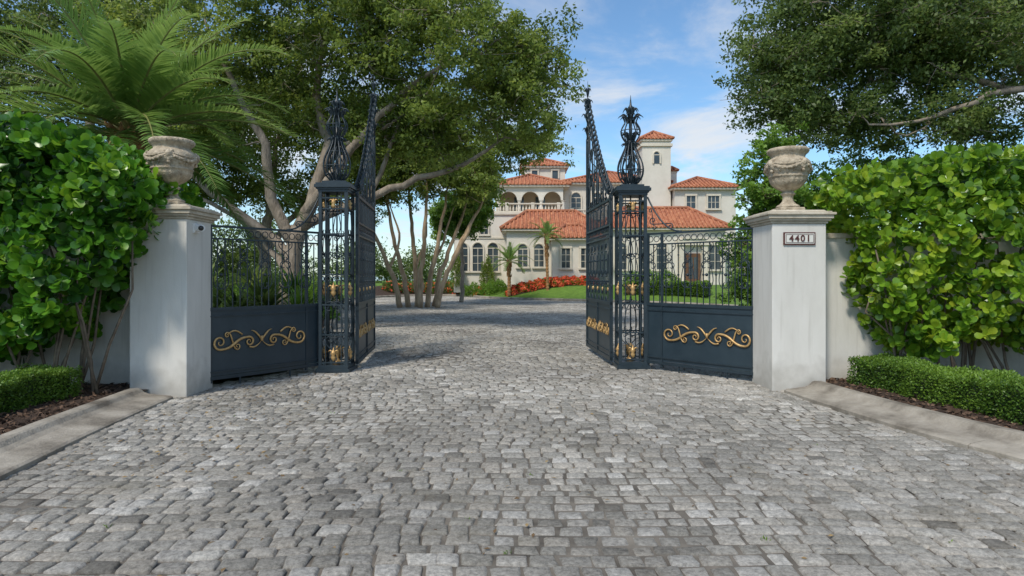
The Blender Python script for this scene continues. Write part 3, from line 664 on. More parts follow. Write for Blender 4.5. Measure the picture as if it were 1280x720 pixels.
# ---------------------------------------------------------------- trees
def tree(name,base,limbs,blobs,lsize,per,leafmat,barkmat,rc=.6,flat=.55,seed=1):
    rg=np.random.default_rng(seed); g_=G(name,base); tr=MB(); nodes=[];nr=[]
    for pts,rad in limbs:
        P=dense([np.array(p,float) for p in pts],.35); P[1:-1]+=rg.normal(0,.03,(len(P)-2,3))
        tr.tube(P,rad,9)
        rr=np.interp(np.linspace(0,1,len(P)),np.linspace(0,1,len(rad)),rad)
        s=int(len(P)*.3) if rad[0]>.15 else 1
        for p,r in zip(P[s:],rr[s:]): nodes.append(p);nr.append(r)
    CC=[]
    for (x,y,z,rx,ry,rz,n) in blobs:
        q=norm(rg.normal(0,1,(n,3)))*(rg.random((n,1))**.45); CC.append(q*np.array([rx,ry,rz])+np.array([x,y,z]))
    CC=np.concatenate(CC); nodes=np.array(nodes)
    dist=np.array([np.min(np.linalg.norm(nodes-c,axis=1)) for c in CC]); o=np.argsort(dist)
    tw=MB(); lst=list(nodes); lr=list(nr)
    for c in CC[o]:
        A=np.array(lst); dd=np.linalg.norm(A-c,axis=1)+np.where(A[:,2]>c[2],.8,0); j=int(np.argmin(dd)); p=A[j]; L=np.linalg.norm(c-p)
        r0=min(lr[j]*.8,.012+.018*L); mid=(p+c)/2+rg.normal(0,.08*L,3)+np.array([0,0,-.06*L])
        q1=p*.55+mid*.45+rg.normal(0,.03*L,3)
        Q=np.array([p,q1,mid,(mid+c)/2+rg.normal(0,.04*L,3),c]); tw.tube(Q,[r0,r0*.7,.008],5)
        for q in Q[1:]: lst.append(q); lr.append(r0*.6)
        for _ in range(4):
            e=c+rg.normal(0,1,3)*rc*np.array([.7,.7,.4]); tw.tube([c,(c+e)/2+rg.normal(0,.05,3),e],[.008,.004],4)
    g_.add('trunk_and_limbs',tr,barkmat,True); g_.add('twigs',tw,barkmat,True)
    n=len(CC); ns=7; S=np.repeat(CC,ns,axis=0)+rg.normal(0,1,(n*ns,3))*rc*np.array([.8,.8,flat])
    ct=np.repeat(rg.normal(.5,.16,n),ns)+rg.normal(0,.10,n*ns)
    k=per//ns; P=np.repeat(S,k,axis=0)+rg.normal(0,1,(len(S)*k,3))*rc*.27*np.array([1,1,.6]); t=np.clip(np.repeat(ct,k)+rg.normal(0,.14,len(P)),0,1)
    yd=rg.normal(0,1,P.shape)+np.array([0,0,-.1]); zd=rg.normal(0,.7,P.shape)+np.array([-.25,-.5,.8])
    V,F=inst(LEAF*np.array([1.1,1,1]),LEAF_F,P,yd,zd,rg.uniform(lsize*.7,lsize*1.3,len(P)))
    g_.np('foliage',V,F,leafmat,np.repeat(t,4))

tree('oak_tree',(-6.3,18,0),[
 ([(-6.35,18,0),(-6.3,18,1.2),(-6.15,18,2.2),(-6.0,18,3.0)],[.36,.27,.24,.22]),
 ([(-6.0,18,2.9),(-5.5,18,4.1),(-5.2,18.2,5.4),(-5.6,18.3,6.8),(-5.2,18,8.5)],[.20,.16,.11,.05]),
 ([(-6.1,18,2.5),(-6.7,17.8,3.8),(-6.8,17.6,5.2),(-7.5,17.5,6.6),(-8.3,17.4,8.4)],[.18,.14,.09,.04]),
 ([(-6.0,18,2.9),(-5.0,18.1,3.5),(-3.9,18.2,3.9),(-2.7,18.2,4.35),(-1.4,18,4.75),(-.2,18,5.5)],[.16,.12,.08,.03]),
 ([(-5.9,18,3.2),(-4.9,17.7,4.5),(-3.7,17.5,5.9),(-2.4,17.4,7.0),(-.8,17.4,7.8)],[.16,.12,.08,.03]),
 ([(-6.2,18,2.2),(-7.6,18.2,3.3),(-8.6,18.3,4.0),(-9.6,18.2,5.2),(-10.4,18,6.4)],[.15,.11,.08,.03]),
 ([(-6.25,18,1.5),(-7.3,18.6,2.7),(-8.3,18.8,3.4),(-9.2,18.8,3.9)],[.11,.09,.05]),
 ([(-4.1,18.2,3.9),(-3.4,18.2,5.3),(-3.0,18.2,6.8)],[.08,.06,.03]),
 ([(-5.4,18.1,4.6),(-4.7,18,5.3),(-3.9,18,5.6),(-3.0,18,6.2)],[.08,.06,.03])],
 [(-7.8,18,8.2,3.0,2.6,2.0,66),(-4.7,18,8.9,3.0,2.6,2.0,66),(-2.0,18,7.5,2.5,2.4,1.8,70),(.1,18,6.5,1.4,1.6,1.2,30),(-6.5,18,11,3.6,3,1.6,46),(-2.7,18,10.2,3,2.6,1.6,42),
  (-2.2,18.4,5.6,1.8,1.6,.7,26),(-8.9,18,5.9,1.6,1.6,.9,20),(-5.0,19,6.4,2.4,1.2,1.0,26),(-10.2,18,7.6,1.8,1.8,1.6,22),(-3.6,18.6,5.4,1.4,1.2,.6,12),(.5,18,7.8,1.0,1.2,.8,14)],
 .115,370,M['oakleaf'],M['bark'],rc=.5,seed=3)
fans=[]
for k_,(dx,tz) in enumerate(((-2.4,5.6),(-1.5,6.2),(-.5,6.6),(.4,6.4),(1.2,6.2),(2.0,5.6),(2.8,5.8))):
    y_=33+((k_%3)-1)*.6
    fans.append(([(-4.8+dx*.36,y_,.0),(-4.8+dx*.5,y_,1.5),(-4.8+dx*.8,y_,3.2),(-4.8+dx*1.25,y_,tz)],[.15,.12,.09,.04]))
    if k_%2==0: fans.append(([(-4.8+dx*.6,y_,2.0),(-4.8+dx*.6+.5,y_+.3,3.4),(-4.8+dx*.9+.7,y_+.4,5.2)],[.08,.06,.03]))
tree('oak_tree',(-4.8,33,0),fans,[(-2.4,33,7.0,2.4,2.4,1.5,54),(-5.4,33,7.2,3.0,2.4,1.9,60),(.2,33,8.5,1.9,1.8,.9,28),(-7.6,33,6.2,1.8,1.8,1.6,32),(-4,33,10,3.5,2.5,1.6,40)],
 .16,330,M['oakleaf'],M['bark2'],rc=.6,seed=5)
tree('magnolia_tree',(-3.1,39,0),[([(-3.1,39,0),(-3.0,39,2),(-3.1,39,4),(-3.0,39,6)],[.14,.12,.09,.04])],
 [(-2.9,39,5.8,1.6,1.4,1.1,44),(-1.9,39,6.6,.9,1.0,.6,14),(-3.9,39,4.8,1.1,1,.9,20),(-2.4,39,4.8,.7,.8,.5,8)],.19,300,M['brightleaf'],M['bark'],rc=.42,seed=21)
tree('oak_tree',(-10.5,27,0),[([(-10.5,27,0),(-10.4,27,2.5),(-10.2,27,5),(-9.8,27,8)],[.3,.24,.16,.05]),([(-10.4,27,2.5),(-12,27,5),(-13,27,7)],[.16,.12,.05]),([(-10.4,27,2.6),(-9,27,4.4),(-7.6,27,6)],[.15,.11,.05])],
 [(-10.5,27,8.4,3.4,2.4,2.6,76),(-14,27,7.6,2.6,2.4,2.4,46),(-7.4,27,7.6,2.2,2,2.0,34),(-12,27,5.4,2.2,2,1.2,26),(-8.6,27,5.2,1.6,1.5,.9,14)],.15,300,M['oakleaf'],M['bark'],rc=.6,seed=23)
tree('oak_tree',(-15,21,0),[([(-15,21,0),(-14.8,21,2.5),(-14.2,21,5),(-13.5,21,8)],[.35,.28,.2,.06]),([(-14.8,21,2.5),(-12.5,21,5),(-11.5,21,7)],[.2,.14,.05]),([(-14.8,21,2.6),(-17,21,5),(-18,21,7)],[.2,.14,.05])],
 [(-15.5,21,7.6,3.4,2.6,2.6,80),(-11.8,22,8.6,2.6,2.4,2.2,50),(-17.5,21,10,3.4,2.6,2.4,40),(-13,21,11,3.4,2.6,2.0,45),(-16.6,20,4.6,2.4,2,1.8,40)],.13,300,M['oakleaf2'],M['bark'],rc=.65,seed=8)
tree('oak_tree',(13.2,14,0),[([(13.2,14,0),(13,14,2),(12.5,14,3.8),(12,14,5.4),(11.6,14,8)],[.4,.34,.26,.18,.06]),
 ([(12.6,14,3.6),(11.6,13.5,5.0),(10.6,13.2,5.45),(9.4,13.1,5.15),(8.3,13.1,4.75),(7.3,13.1,4.7)],[.14,.10,.075,.05,.02]),
 ([(12.2,14,5),(10.8,14.2,6.6),(9,14.2,7.4),(7,14.2,7.4)],[.16,.11,.07,.03]),([(12,14,5.4),(13.5,14,7),(15,14,8)],[.15,.1,.04]),
 ([(10.6,13.4,5.5),(8.6,14.1,6.2),(6.6,14.1,6.0),(5.6,14.1,5.9)],[.07,.06,.04,.02])],
 [(5.75,14,6.1,1.05,1.2,1.05,26),(7.0,14,6.9,1.8,1.6,1.4,58),(8.8,14,6.5,1.9,1.6,1.2,60),(10.9,14,6.9,2,1.8,1.6,60),(8.0,14,8.6,3.4,2.2,1.4,70),(6.3,14,5.15,.8,.9,.35,12),(7.6,14,5.1,1.3,1,.5,22),(9.9,14,4.9,1.6,1.2,.5,20),(13,14,8.6,2.6,2.2,2,40)],
 .09,400,M['oakleaf2'],M['bark'],rc=.42,seed=11)
tree('ornamental_tree',(5.3,13,0),[([(5.3,13,0),(5.25,13,1.5),(5.3,13,3),(5.3,13,4.2)],[.07,.06,.04,.02])],
 [(5.35,13,3.4,.6,.6,.85,28),(5.0,13,2.3,.45,.5,.9,28),(5.6,13,2.7,.7,.6,1.0,26),(5.0,13,1.1,.45,.45,.6,16),(5.45,13,4.25,.3,.3,.3,7)],.08,330,M['brightleaf'],M['stem'],rc=.2,seed=13)
tree('ornamental_tree',(10,16.5,0),[([(10,16.5,0),(10,16.5,1.5),(9.8,16.5,3),(9.8,16.5,4)],[.07,.06,.04,.02])],
 [(9.8,16.5,4.0,2.4,.9,.8,46),(12.6,16.5,4.0,2.0,.9,.8,36),(7.6,16.5,3.4,.9,.8,.8,18)],.09,330,M['brightleaf'],M['stem'],rc=.35,seed=14)

# ---------------------------------------------------------------- palms
def palm(name,base,top,nf,L,rt,seed,lw=.030,droop=1.):
    rg=np.random.default_rng(seed); base=np.array(base,float);top=np.array(top,float)
    g_=G(name,tuple(base)); t=MB()
    H=top[2]-base[2]; n=int(H/.12)+2
    P=[base+(top-base)*k_/n for k_ in range(n+1)]; t.tube(P,[rt*(1.12 if k_%2 else .92) for k_ in range(n+1)],12)
    for k_ in range(int(60*H/4)):
        z=rg.uniform(.55,1.0); a=rg.uniform(0,6.28); p=base+(top-base)*z; o=np.array([math.cos(a),math.sin(a),0])
        t.tube([p+o*rt*.8,p+o*rt*1.35+np.array([0,0,.10]),p+o*rt*1.5+np.array([0,0,.24])],[.05,.04,.015],5)
    g_.add('trunk',t,M['palmbark'])
    ra=MB(); pos=[];yd=[];zd=[];sc_=[];tt=[]
    for k_ in range(nf):
        a=k_*2.39996+rg.normal(0,.1); q=k_/nf; el=math.radians(80-96*q**.8+rg.normal(0,5)); LL=L*rg.uniform(.88,1.08)*(1-.15*(q<.15))
        d=np.array([math.cos(a)*math.cos(el),math.sin(a)*math.cos(el),math.sin(el)]); p=top+d*.1; pts=[p.copy()]; dirs=[d.copy()]; m=26; dr_=(.45+.35*rg.random())*droop
        for i in range(m):
            d=d+np.array([0,0,-1])*dr_*(1.5/m)*(.25+1.3*i/m); d/=np.linalg.norm(d); p=p+d*LL/m; pts.append(p.copy()); dirs.append(d.copy())
        ra.tube(pts,[.028,.018,.004],5); tn=np.clip(.65-.35*q+rg.normal(0,.12),0,1)
        nl=int(26*LL)
        for i in range(nl):
            s=.12+.88*i/nl; ix=s*m; j=min(int(ix),m-1); pp=pts[j]+(pts[j+1]-pts[j])*(ix-j); dd=dirs[j]
            side=np.cross(dd,[0,0,1.]); side/=np.linalg.norm(side)+1e-6; up=np.cross(side,dd)
            ll=L*.155*math.sin(min(1,s*1.25+.12)*math.pi*.93)**.6+.08 if s<.95 else .14
            for sd in (-1,1):
                v=dd*(.65+.5*s)+side*sd*1.0+up*(.30+rg.normal(0,.14)); pos.append(pp);yd.append(v);zd.append(up+rg.normal(0,.15,3));sc_.append(ll*rg.uniform(.8,1.1));tt.append(np.clip(tn+rg.normal(0,.1),0,1))
    T=np.array([(-lw*.5,0,0),(lw*.5,0,0),(-lw,.35,.01),(lw,.35,.01),(-lw*.7,.7,-.04),(lw*.7,.7,-.04),(0,1,-.15)])*np.array([1.6,1,1])
    V,F=inst(T,[np.array([(0,1,3,2),(2,3,5,4)]),np.array([(4,5,6)])],np.array(pos),np.array(yd),np.array(zd),sc_)
    g_.add('frond_stalks',ra,M['palmleaf2']); g_.np('leaflets',V,F,M['palmleaf'],np.repeat(tt,7))
palm('palm_tree',(-7.3,11.8,0),(-7.05,11.8,4.25),46,3.3,.26,2,lw=.026,droop=1.35)
palm('small_palm',(-.2,44.9,.2),(-.2,44.9,2.6),20,1.7,.12,3,lw=.04,droop=1.5)
palm('small_palm',(2.5,44.6,.2),(2.4,44.6,4.4),18,1.5,.10,4,lw=.04,droop=1.5)

# ---------------------------------------------------------------- shrubs
def shrub(name,c,r,n,mat,ls,flowers=0):
    rg=rng; q=norm(rg.normal(0,1,(n,3))); q[:,2]=abs(q[:,2]); rad=(.75+.25*rg.random((n,1)))*(1+.15*np.sin(q[:,0:1]*5+q[:,1:2]*4)+.12*np.sin(q[:,2:3]*9+q[:,0:1]*7))
    P=np.array(c)+q*rad*np.array(r)
    V,F=inst(LEAF*np.array([1.2,1,1]),LEAF_F,P,q+rg.normal(0,.6,(n,3)),rg.normal(0,1,(n,3)),rg.uniform(ls*.7,ls*1.3,n))
    g_=G(name,c); g_.np('leaves',V,F,mat,np.repeat(np.clip(rg.normal(.45,.2,n),0,1),4))
    if flowers:
        q=norm(rg.normal(0,1,(flowers,3))); q[:,2]=abs(q[:,2]); P=np.array(c)+q*np.array(r)*1.05
        V,F=inst(LEAF*np.array([2,1,1]),LEAF_F,P,rg.normal(0,1,q.shape),q,rg.uniform(.09,.18,flowers)); g_.np('blossoms',V,F,M['redflower'],np.repeat(rg.random(flowers),4))
def spiky(name,c,n,L,mat,w_=.08):
    a=rng.uniform(0,6.28,n); e=rng.uniform(.25,1.4,n); yd=np.column_stack([np.cos(a)*np.cos(e),np.sin(a)*np.cos(e),np.sin(e)])
    T=np.array([(-w_/2,0,0),(w_/2,0,0),(-w_*.8,.4,.02),(w_*.8,.4,.02),(-w_*.4,.75,-.03),(w_*.4,.75,-.03),(0,1,-.14)])
    V,F=inst(T,[np.array([(0,1,3,2),(2,3,5,4)]),np.array([(4,5,6)])],np.tile(np.array(c,float),(n,1))+rng.normal(0,.03,(n,3)),yd,np.tile([0,0,1.],(n,1)),rng.uniform(L*.7,L*1.1,n))
    g_=G(name,c); g_.np('blades',V,F,mat,np.repeat(rng.random(n),7))
    s=MB(); s.tube([(c[0],c[1],0),(c[0],c[1],c[2]+.05)],[.06,.05],7); g_.add('stem',s,M['stem'])
for i_,(x,y) in enumerate(((-6.0,14.0),(-5.2,15.2),(-6.9,14.8),(-5.5,17),(-7.7,16.2),(-6.6,13.2),(-5.0,13.0),(-4.6,13.8),(-7.0,17.2),(-6.2,15.8))): spiky('spiky_plant',(x,y,.7+.75*rng.random()),50,rng.uniform(.7,.95),M['brightleaf'] if i_%2 else M['oakleaf2'],.09)
for x,y,r in ((-6.9,22,.9),(-8.8,21,1.1),(-8.8,26,1.2),(-10.5,25,1.5),(-9.8,30,1.1),(-11.8,30,1.6),(-12.4,24,1.9),(-11.8,36,1.6),(-13.5,38,2.2),(-6.8,19.5,.7),(-9.6,33,1.0),(-8.0,23.8,1.2),(-9.4,18.5,1.3),(-11,20,1.7)): shrub('garden_shrub',(x,y,.1),(r,r,r*1.15),int(2400*r),M['brightleaf'] if rng.random()<.7 else M['oakleaf2'],.095)
for x,y,r in ((-9.6,50.9,.8),(-8.6,51.4,.8),(-7.6,52.0,.9),(-6.5,52.4,.9),(-5.4,52.7,.9),(-4.4,52.4,.9),(-3.2,51.6,.7),(-2.3,49.2,.7)): shrub('flowering_shrub',(x,y,float(gz(x,y))-.05),(r*.9,r*.8,r*.95),2000,M['brightleaf'] if int(x*10)%2 else M['oakleaf2'],.12,110)
for i_ in range(10): 
    x=.1+i_*.62; y=45.45+.2*math.sin(i_*2.1); shrub('red_flower_bush',(x,y,float(gz(x,y))-.05),(.52,.45,.62),800,M['brightleaf'],.11,460)
for x,y in ((-1.6,48.6),(-1.0,47.6),(-3.0,49.9),(9.2,42.5),(8.2,43.0),(10.2,42.0)): shrub('garden_shrub',(x,y,float(gz(x,y))-.1),(.85,.7,1.0),1700,M['brightleaf'],.12)
for x,h in ((-4.3,2.6),(-1.9,2.2)): shrub('tall_shrub',(x,50.0,.8),(.5,.4,h),1800,M['oakleaf'],.13)
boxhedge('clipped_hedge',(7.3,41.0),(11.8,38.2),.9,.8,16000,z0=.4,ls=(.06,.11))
def mass(name,blobs,ls,n,mat):
    P=[];T=[]
    for (x,y,z,rx,ry,rz,k) in blobs:
        q=norm(rng.normal(0,1,(k,3)))*(rng.random((k,1))**.3); cc=q*np.array([rx,ry,rz])+np.array([x,y,z]); P.append(np.repeat(cc,n,axis=0)+rng.normal(0,1,(k*n,3))*np.array([.6,.6,.35])*1.1); T.append(np.repeat(rng.normal(.45,.15,k),n))
    P=np.concatenate(P);T=np.clip(np.concatenate(T)+rng.normal(0,.12,len(P)),0,1)
    V,F=inst(LEAF,LEAF_F,P,rng.normal(0,1,P.shape),rng.normal(0,.6,P.shape)+np.array([0,0,1]),rng.uniform(ls*.7,ls*1.3,len(P)))
    mesh_np(name,V,F,mat,np.repeat(T,4))
mass('distant_trees',[(-24,40,4,4,3,4,60),(-31,42,5,4,3,5,60),(-18,44,3,3,2,2.8,44),(-38,45,6,5,3,6,60),(-14,60,2.6,2.5,2,2.2,34),(-9.5,63,2.4,3,2,2.0,34),(24,46,4,4,3,4,60),(32,44,5,5,3,5,70),(40,44,6,5,3,6,60)],.30,130,M['oakleaf2'])
mass('distant_trees',[(x,130+rng.uniform(-8,8),3,7,4,3.4,30) for x in range(20,160,10)]+[(x,240,4,12,5,4,30) for x in range(-220,-30,18)],.8,60,M['oakleaf2'])

# ---------------------------------------------------------------- villa
vi=G('mediterranean_villa',(6,50,.9)); walls=MB(); roof=MB(); rib_=MB(); trim=MB(); glass=MB(); dark=MB(); fr_=MB(); door=MB()
def hip(x0,x1,y0,y1,z,h,ov=.45):
    x0-=ov;x1+=ov;y0-=ov;y1+=ov; W=x1-x0;D=y1-y0; m=min(W,D)/2; ym=(y0+y1)/2; xm=(x0+x1)/2
    if W>=D: A=(x0+m,ym,z+h);B=(x1-m,ym,z+h)
    else: A=(xm,y0+m,z+h);B=(xm,y1-m,z+h)
    c=[(x0,y0,z),(x1,y0,z),(x1,y1,z),(x0,y1,z)]
    if W>=D: roof.raw(c+[A,B],[(0,1,5,4),(1,2,5),(2,3,4,5),(3,0,4),(3,2,1,0)])
    else: roof.raw(c+[A,B],[(0,1,4),(1,2,5,4),(2,3,5),(3,0,4,5),(3,2,1,0)])
    trim.bb(x0+.08,x1-.08,y0+.08,y1-.08,z-.16,z-.003)
    st=.30
    for k_ in range(int(W/st)+1):
        t=k_*st+.1
        if t>W: break
        r=min(t,W-t,m); 
        for s in (1,-1):
            ys=y0 if s>0 else y1
            rib_.tube([(x0+t,ys-s*.03,z+.03),(x0+t,ys+s*r,z+.03+h*r/m)],.085,6)
    for k_ in range(int(D/st)+1):
        t=k_*st+.1
        if t>D: break
        r=min(t,D-t,m)
        for s in (1,-1):
            xs=x0 if s>0 else x1
            rib_.tube([(xs-s*.03,y0+t,z+.03),(xs+s*r,y0+t,z+.03+h*r/m)],.085,6)
    for p,q in ((c[0],A),(c[3],A if W>=D else B),(c[1],B if W>=D else A),(c[2],B),(A,B)):
        if (Vector(p)-Vector(q)).length>.1: rib_.tube([(p[0],p[1],p[2]+.06),(q[0],q[1],q[2]+.06)],.13,6)
def win(xc,z0,z1,w_,y,nx=2,nz=3,arch=False,sill=True):
    glass.bb(xc-w_/2,xc+w_/2,y-.03,y+.1,z0,z1)
    for x in (xc-w_/2-.06,xc+w_/2+.06): trim.bb(x-.06,x+.06,y-.12,y+.05,z0,z1)
    if arch:
        r=w_/2; N_=12; v=[(xc+r*math.cos(math.pi*i/N_),y-.03,z1+r*math.sin(math.pi*i/N_)) for i in range(N_+1)]
        glass.raw(v+[(a,b+.1,c) for a,b,c in v],[tuple(range(N_,-1,-1))]+[(i,i+1,N_+2+i,N_+1+i) for i in range(N_)])
        trim.tube([(xc+(r+.06)*math.cos(math.pi*i/N_),y-.05,z1+(r+.06)*math.sin(math.pi*i/N_)) for i in range(N_+1)],.075,6)
        fr_.bb(xc-w_/2,xc+w_/2,y-.055,y-.034,z1-.03,z1+.03)
    else: trim.bb(xc-w_/2-.14,xc+w_/2+.14,y-.14,y+.05,z1+.002,z1+.16)
    if sill: trim.bb(xc-w_/2-.18,xc+w_/2+.18,y-.18,y+.05,z0-.14,z0-.002)
    for i in range(1,nx): x=xc-w_/2+w_*i/nx; fr_.bb(x-.02,x+.02,y-.06,y-.032,z0,z1)
    for i in range(1,nz): z=z0+(z1-z0)*i/nz; fr_.bb(xc-w_/2,xc+w_/2,y-.055,y-.034,z-.015,z+.015)
def swin(yc,z0,z1,w_,x):
    glass.bb(x-.03,x+.1,yc-w_/2,yc+w_/2,z0,z1)
    for y in (yc-w_/2-.06,yc+w_/2+.06): trim.bb(x-.1,x+.05,y-.06,y+.06,z0,z1)
    trim.bb(x-.12,x+.05,yc-w_/2-.14,yc+w_/2+.14,z1+.002,z1+.15)
def balustrade(x0,x1,y,z,h=.75):
    trim.bb(x0,x1,y-.12,y+.12,z,z+.12); trim.bb(x0-.03,x1+.03,y-.15,y+.15,z+h-.10,z+h)
    n=int((x1-x0)/.26)
    for k_ in range(n+1):
        x=x0+.06+(x1-x0-.12)*k_/n
        if k_%8==0: trim.bb(x-.13,x+.13,y-.135,y+.135,z+.12,z+h+.05)
        else: trim.lathe([(.05,0),(.085,.12),(.08,.2),(.04,.36),(.05,.5)],(x,y,z+.12),6)
def arcade(x0,x1,y,z0,zt,n,th=.35,spring=.5):
    bw=(x1-x0)/n; pw=.36
    for k_ in range(n+1):
        x=x0+bw*k_; walls.lathe([(.19,0),(.19,.12),(.14,.16),(.125,(zt-z0)*spring-.15),(.19,(zt-z0)*spring)],(x,y,z0),10)
    zs=z0+(zt-z0)*spring
    for k_ in range(n):
        a=x0+bw*k_+pw/2; b=x0+bw*(k_+1)-pw/2; r=(b-a)/2; c=(a+b)/2; N_=10; v=[]
        xs=[a-pw/2]+[c-r*math.cos(math.pi*i/N_) for i in range(N_+1)]+[b+pw/2]
        zz=[zs]+[min(zt-.1,zs+r*math.sin(math.pi*i/N_)) for i in range(N_+1)]+[zs]
        for yy in (y-th/2,y+th/2):
            for x,z in zip(xs,zz): v+= [(x,yy,z),(x,yy,zt)]
        m=len(xs)*2; f=[]
        for i in range(len(xs)-1):
            f.append((i*2,i*2+2,i*2+3,i*2+1)); f.append((m+i*2+1,m+i*2+3,m+i*2+2,m+i*2)); f.append((i*2,m+i*2,m+i*2+2,i*2+2))
        walls.raw(v,f)
gb=.3
walls.bb(-4.6,4.4,50.6,60,gb,6.45); trim.bb(-4.72,4.45,50.46,60.1,6.45,6.62)
balustrade(-2.5,4.0,50.7,6.62); 
for x in (-3.9,-2.7,-1.5): win(x,2.0,3.8,.8,50.6,arch=True)
win(-3.9,4.9,5.8,.6,50.6,2,2); win(-2.2,4.9,5.8,.6,50.6,2,2)
trim.bb(-4.68,4.43,50.53,50.6,4.55,4.68)
swin(53,2,4.1,1,-4.6); swin(56.5,2,4.1,1,-4.6)
walls.bb(-1.3,4.35,54.6,60,6.62,9.0); arcade(-1.2,4.2,52.6,6.62,9.0,3); dark.bb(-1.0,4.2,54.5,54.59,6.63,8.95); walls.bb(-1.35,-1.05,52.5,54.6,6.62,9.0)
for x in (.6,2.4): glass.bb(x-.4,x+.4,54.44,54.51,6.7,8.3)
hip(-1.3,4.35,52.5,60,9.05,1.25)
walls.bb(1.1,4.7,56.5,60.1,9,11.2); hip(1.1,4.7,56.5,60.1,11.3,.9,.35); win(2.0,10.2,10.9,.5,56.5,1,1,sill=False); win(3.8,10.2,10.9,.5,56.5,1,1,sill=False)
walls.bb(4.41,13.0,54,63,gb,9.3); hip(4.45,13.0,54,63,9.45,1.6); 
for x in (5.4,7.2,9.0): win(x,6.9,8.2,.8,54,arch=True)
trim.bb(4.9,9.9,53.2,54,6.3,6.5); balustrade(4.95,9.85,53.3,6.5,.65)
walls.bb(10.55,12.85,51.8,54.1,gb,12.5); trim.bb(10.42,12.98,51.67,54.23,12.1,12.3); hip(10.6,12.8,51.85,54.05,12.68,.8,.25); win(11.7,10.7,11.4,.45,51.8,1,1,sill=False,arch=True)
walls.bb(13.01,17.9,51.2,60,gb,8.5); hip(13.1,17.9,51.2,60,8.65,1.15); win(16.1,7.0,8.0,.9,51.2,3,2); win(14.3,7.0,8.0,.7,51.2,2,2); swin(54,7,8,.9,17.9)
walls.bb(13.2,13.9,54,54.7,9.2,10.4); hip(13.2,13.9,54,54.7,10.45,.35,.12)
walls.bb(-.4,6.4,47.6,50.59,gb,4.95); hip(-.4,6.4,47.6,50.7,5.1,1.45)
for x in (.8,2.0): win(x,2.3,3.6,.7,47.6,arch=True)
walls.bb(2.9,6.2,46.4,47.59,gb,4.2); hip(2.9,6.2,46.4,48.6,4.35,1.0); win(3.9,2.2,3.6,.6,46.4); win(5.3,2.2,3.6,.6,46.4)
walls.bb(6.41,16,48,51.1,gb,5.05); hip(6.6,16,48,52.4,5.2,1.7)
for x in (8.2,9.9,11.2): win(x,2.1,3.7,.75,48,arch=True)
win(15.2,2.1,3.9,.8,48)
trim.bb(12.5,12.9,47.7,48.05,gb,3.9); trim.bb(14.2,14.6,47.7,48.05,gb,3.9); trim.bb(12.35,14.75,47.6,48.06,3.902,4.35); trim.bb(12.7,14.4,47.5,48.08,4.352,4.5)
door.bb(13.0,14.1,47.86,48.05,gb,3.3); glass.bb(13.2,13.5,47.84,47.87,1.4,3.0); glass.bb(13.6,13.9,47.84,47.87,1.4,3.0); trim.bb(12.2,14.9,46.6,47.9,gb,1.02)
walls.bb(16.0,24,49.5,49.8,gb,3.0)
vi.add('walls',walls,M['wall']); vi.add('roof',roof,M['tile']); vi.add('roof_tiles',rib_,M['tile'],True); vi.add('trim',trim,M['trim']); vi.add('windows',glass,M['glass']); vi.add('loggia_recess',dark,M['dark']); vi.add('window_bars',fr_,M['trim']); vi.add('door',door,M['door'])

# ---------------------------------------------------------------- world, sun, camera
w_=bpy.data.worlds.new('World'); scene.world=w_; w_.use_nodes=True; t=w_.node_tree; N=t.nodes; L=t.links
bg=N['Background']; sky=N.new('ShaderNodeTexSky'); sky.sky_type='NISHITA'; sky.sun_disc=False
EL=50; sky.sun_elevation=R(EL); sky.sun_rotation=R(210); sky.air_density=1.0; sky.dust_density=.35; sky.ozone_density=2.0
tc=N.new('ShaderNodeTexCoord'); sx=N.new('ShaderNodeSeparateXYZ'); L.new(tc.outputs['Generated'],sx.inputs[0])
def mth(op,a,b=None,c=False):
    m=N.new('ShaderNodeMath'); m.operation=op; m.use_clamp=c
    for i,v in enumerate((a,b)):
        if v is None: continue
        if isinstance(v,(int,float)): m.inputs[i].default_value=v
        else: L.new(v,m.inputs[i])
    return m.outputs[0]
zc=mth('ADD',mth('MAXIMUM',sx.outputs[2],0.),.12)
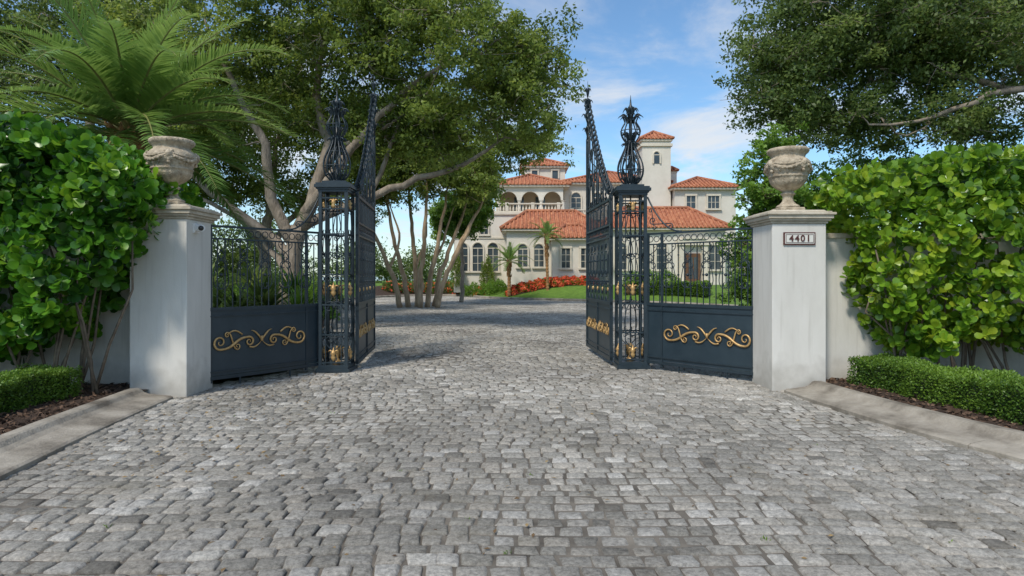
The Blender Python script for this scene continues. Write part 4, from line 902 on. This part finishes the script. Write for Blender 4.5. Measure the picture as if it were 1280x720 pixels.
cb=N.new('ShaderNodeCombineXYZ'); L.new(mth('DIVIDE',sx.outputs[0],zc),cb.inputs[0]); L.new(mth('MULTIPLY',mth('DIVIDE',sx.outputs[1],zc),.75),cb.inputs[1])
no=N.new('ShaderNodeTexNoise'); no.inputs['Scale'].default_value=1.5; no.inputs['Detail'].default_value=10; no.inputs['Roughness'].default_value=.6; no.inputs['Distortion'].default_value=.6
L.new(cb.outputs[0],no.inputs['Vector'])
mr=N.new('ShaderNodeMapRange'); mr.inputs[1].default_value=.41; mr.inputs[2].default_value=.70; mr.inputs[3].default_value=0; mr.inputs[4].default_value=.85; mr.interpolation_type='SMOOTHSTEP'; L.new(no.outputs['Fac'],mr.inputs[0])
hz=N.new('ShaderNodeMapRange'); hz.inputs[1].default_value=0; hz.inputs[2].default_value=.16; hz.inputs[3].default_value=.4; hz.inputs[4].default_value=0; hz.interpolation_type='SMOOTHSTEP'; L.new(sx.outputs[2],hz.inputs[0])
fac=mth('MAXIMUM',mr.outputs[0],hz.outputs[0],True)
tn=N.new('ShaderNodeMixRGB'); tn.blend_type='MULTIPLY'; tn.inputs[0].default_value=1; tn.inputs[2].default_value=(.86,1.07,1.16,1); L.new(sky.outputs[0],tn.inputs[1])
mx=N.new('ShaderNodeMixRGB'); mx.inputs[2].default_value=(5.6,5.65,5.7,1); L.new(fac,mx.inputs[0]); L.new(tn.outputs[0],mx.inputs[1]); L.new(mx.outputs[0],bg.inputs[0]); bg.inputs[1].default_value=.15
sd=bpy.data.lights.new('sun','SUN'); sd.energy=3.1; sd.angle=R(9); sd.color=(1,.93,.82); so=bpy.data.objects.new('sun',sd); C.objects.link(so); so.rotation_euler=(R(90-EL),0,R(-30))
cam=bpy.data.cameras.new('camera'); co=bpy.data.objects.new('camera',cam); C.objects.link(co); co.location=(0,0,1.6); co.rotation_euler=(R(90),0,0)
cam.lens=22.5; cam.sensor_width=36; cam.shift_y=-15/1280; cam.clip_end=3000; cam.clip_start=.05; scene.camera=co
scene.view_settings.view_transform='Standard'; scene.view_settings.look='None'; scene.view_settings.exposure=0
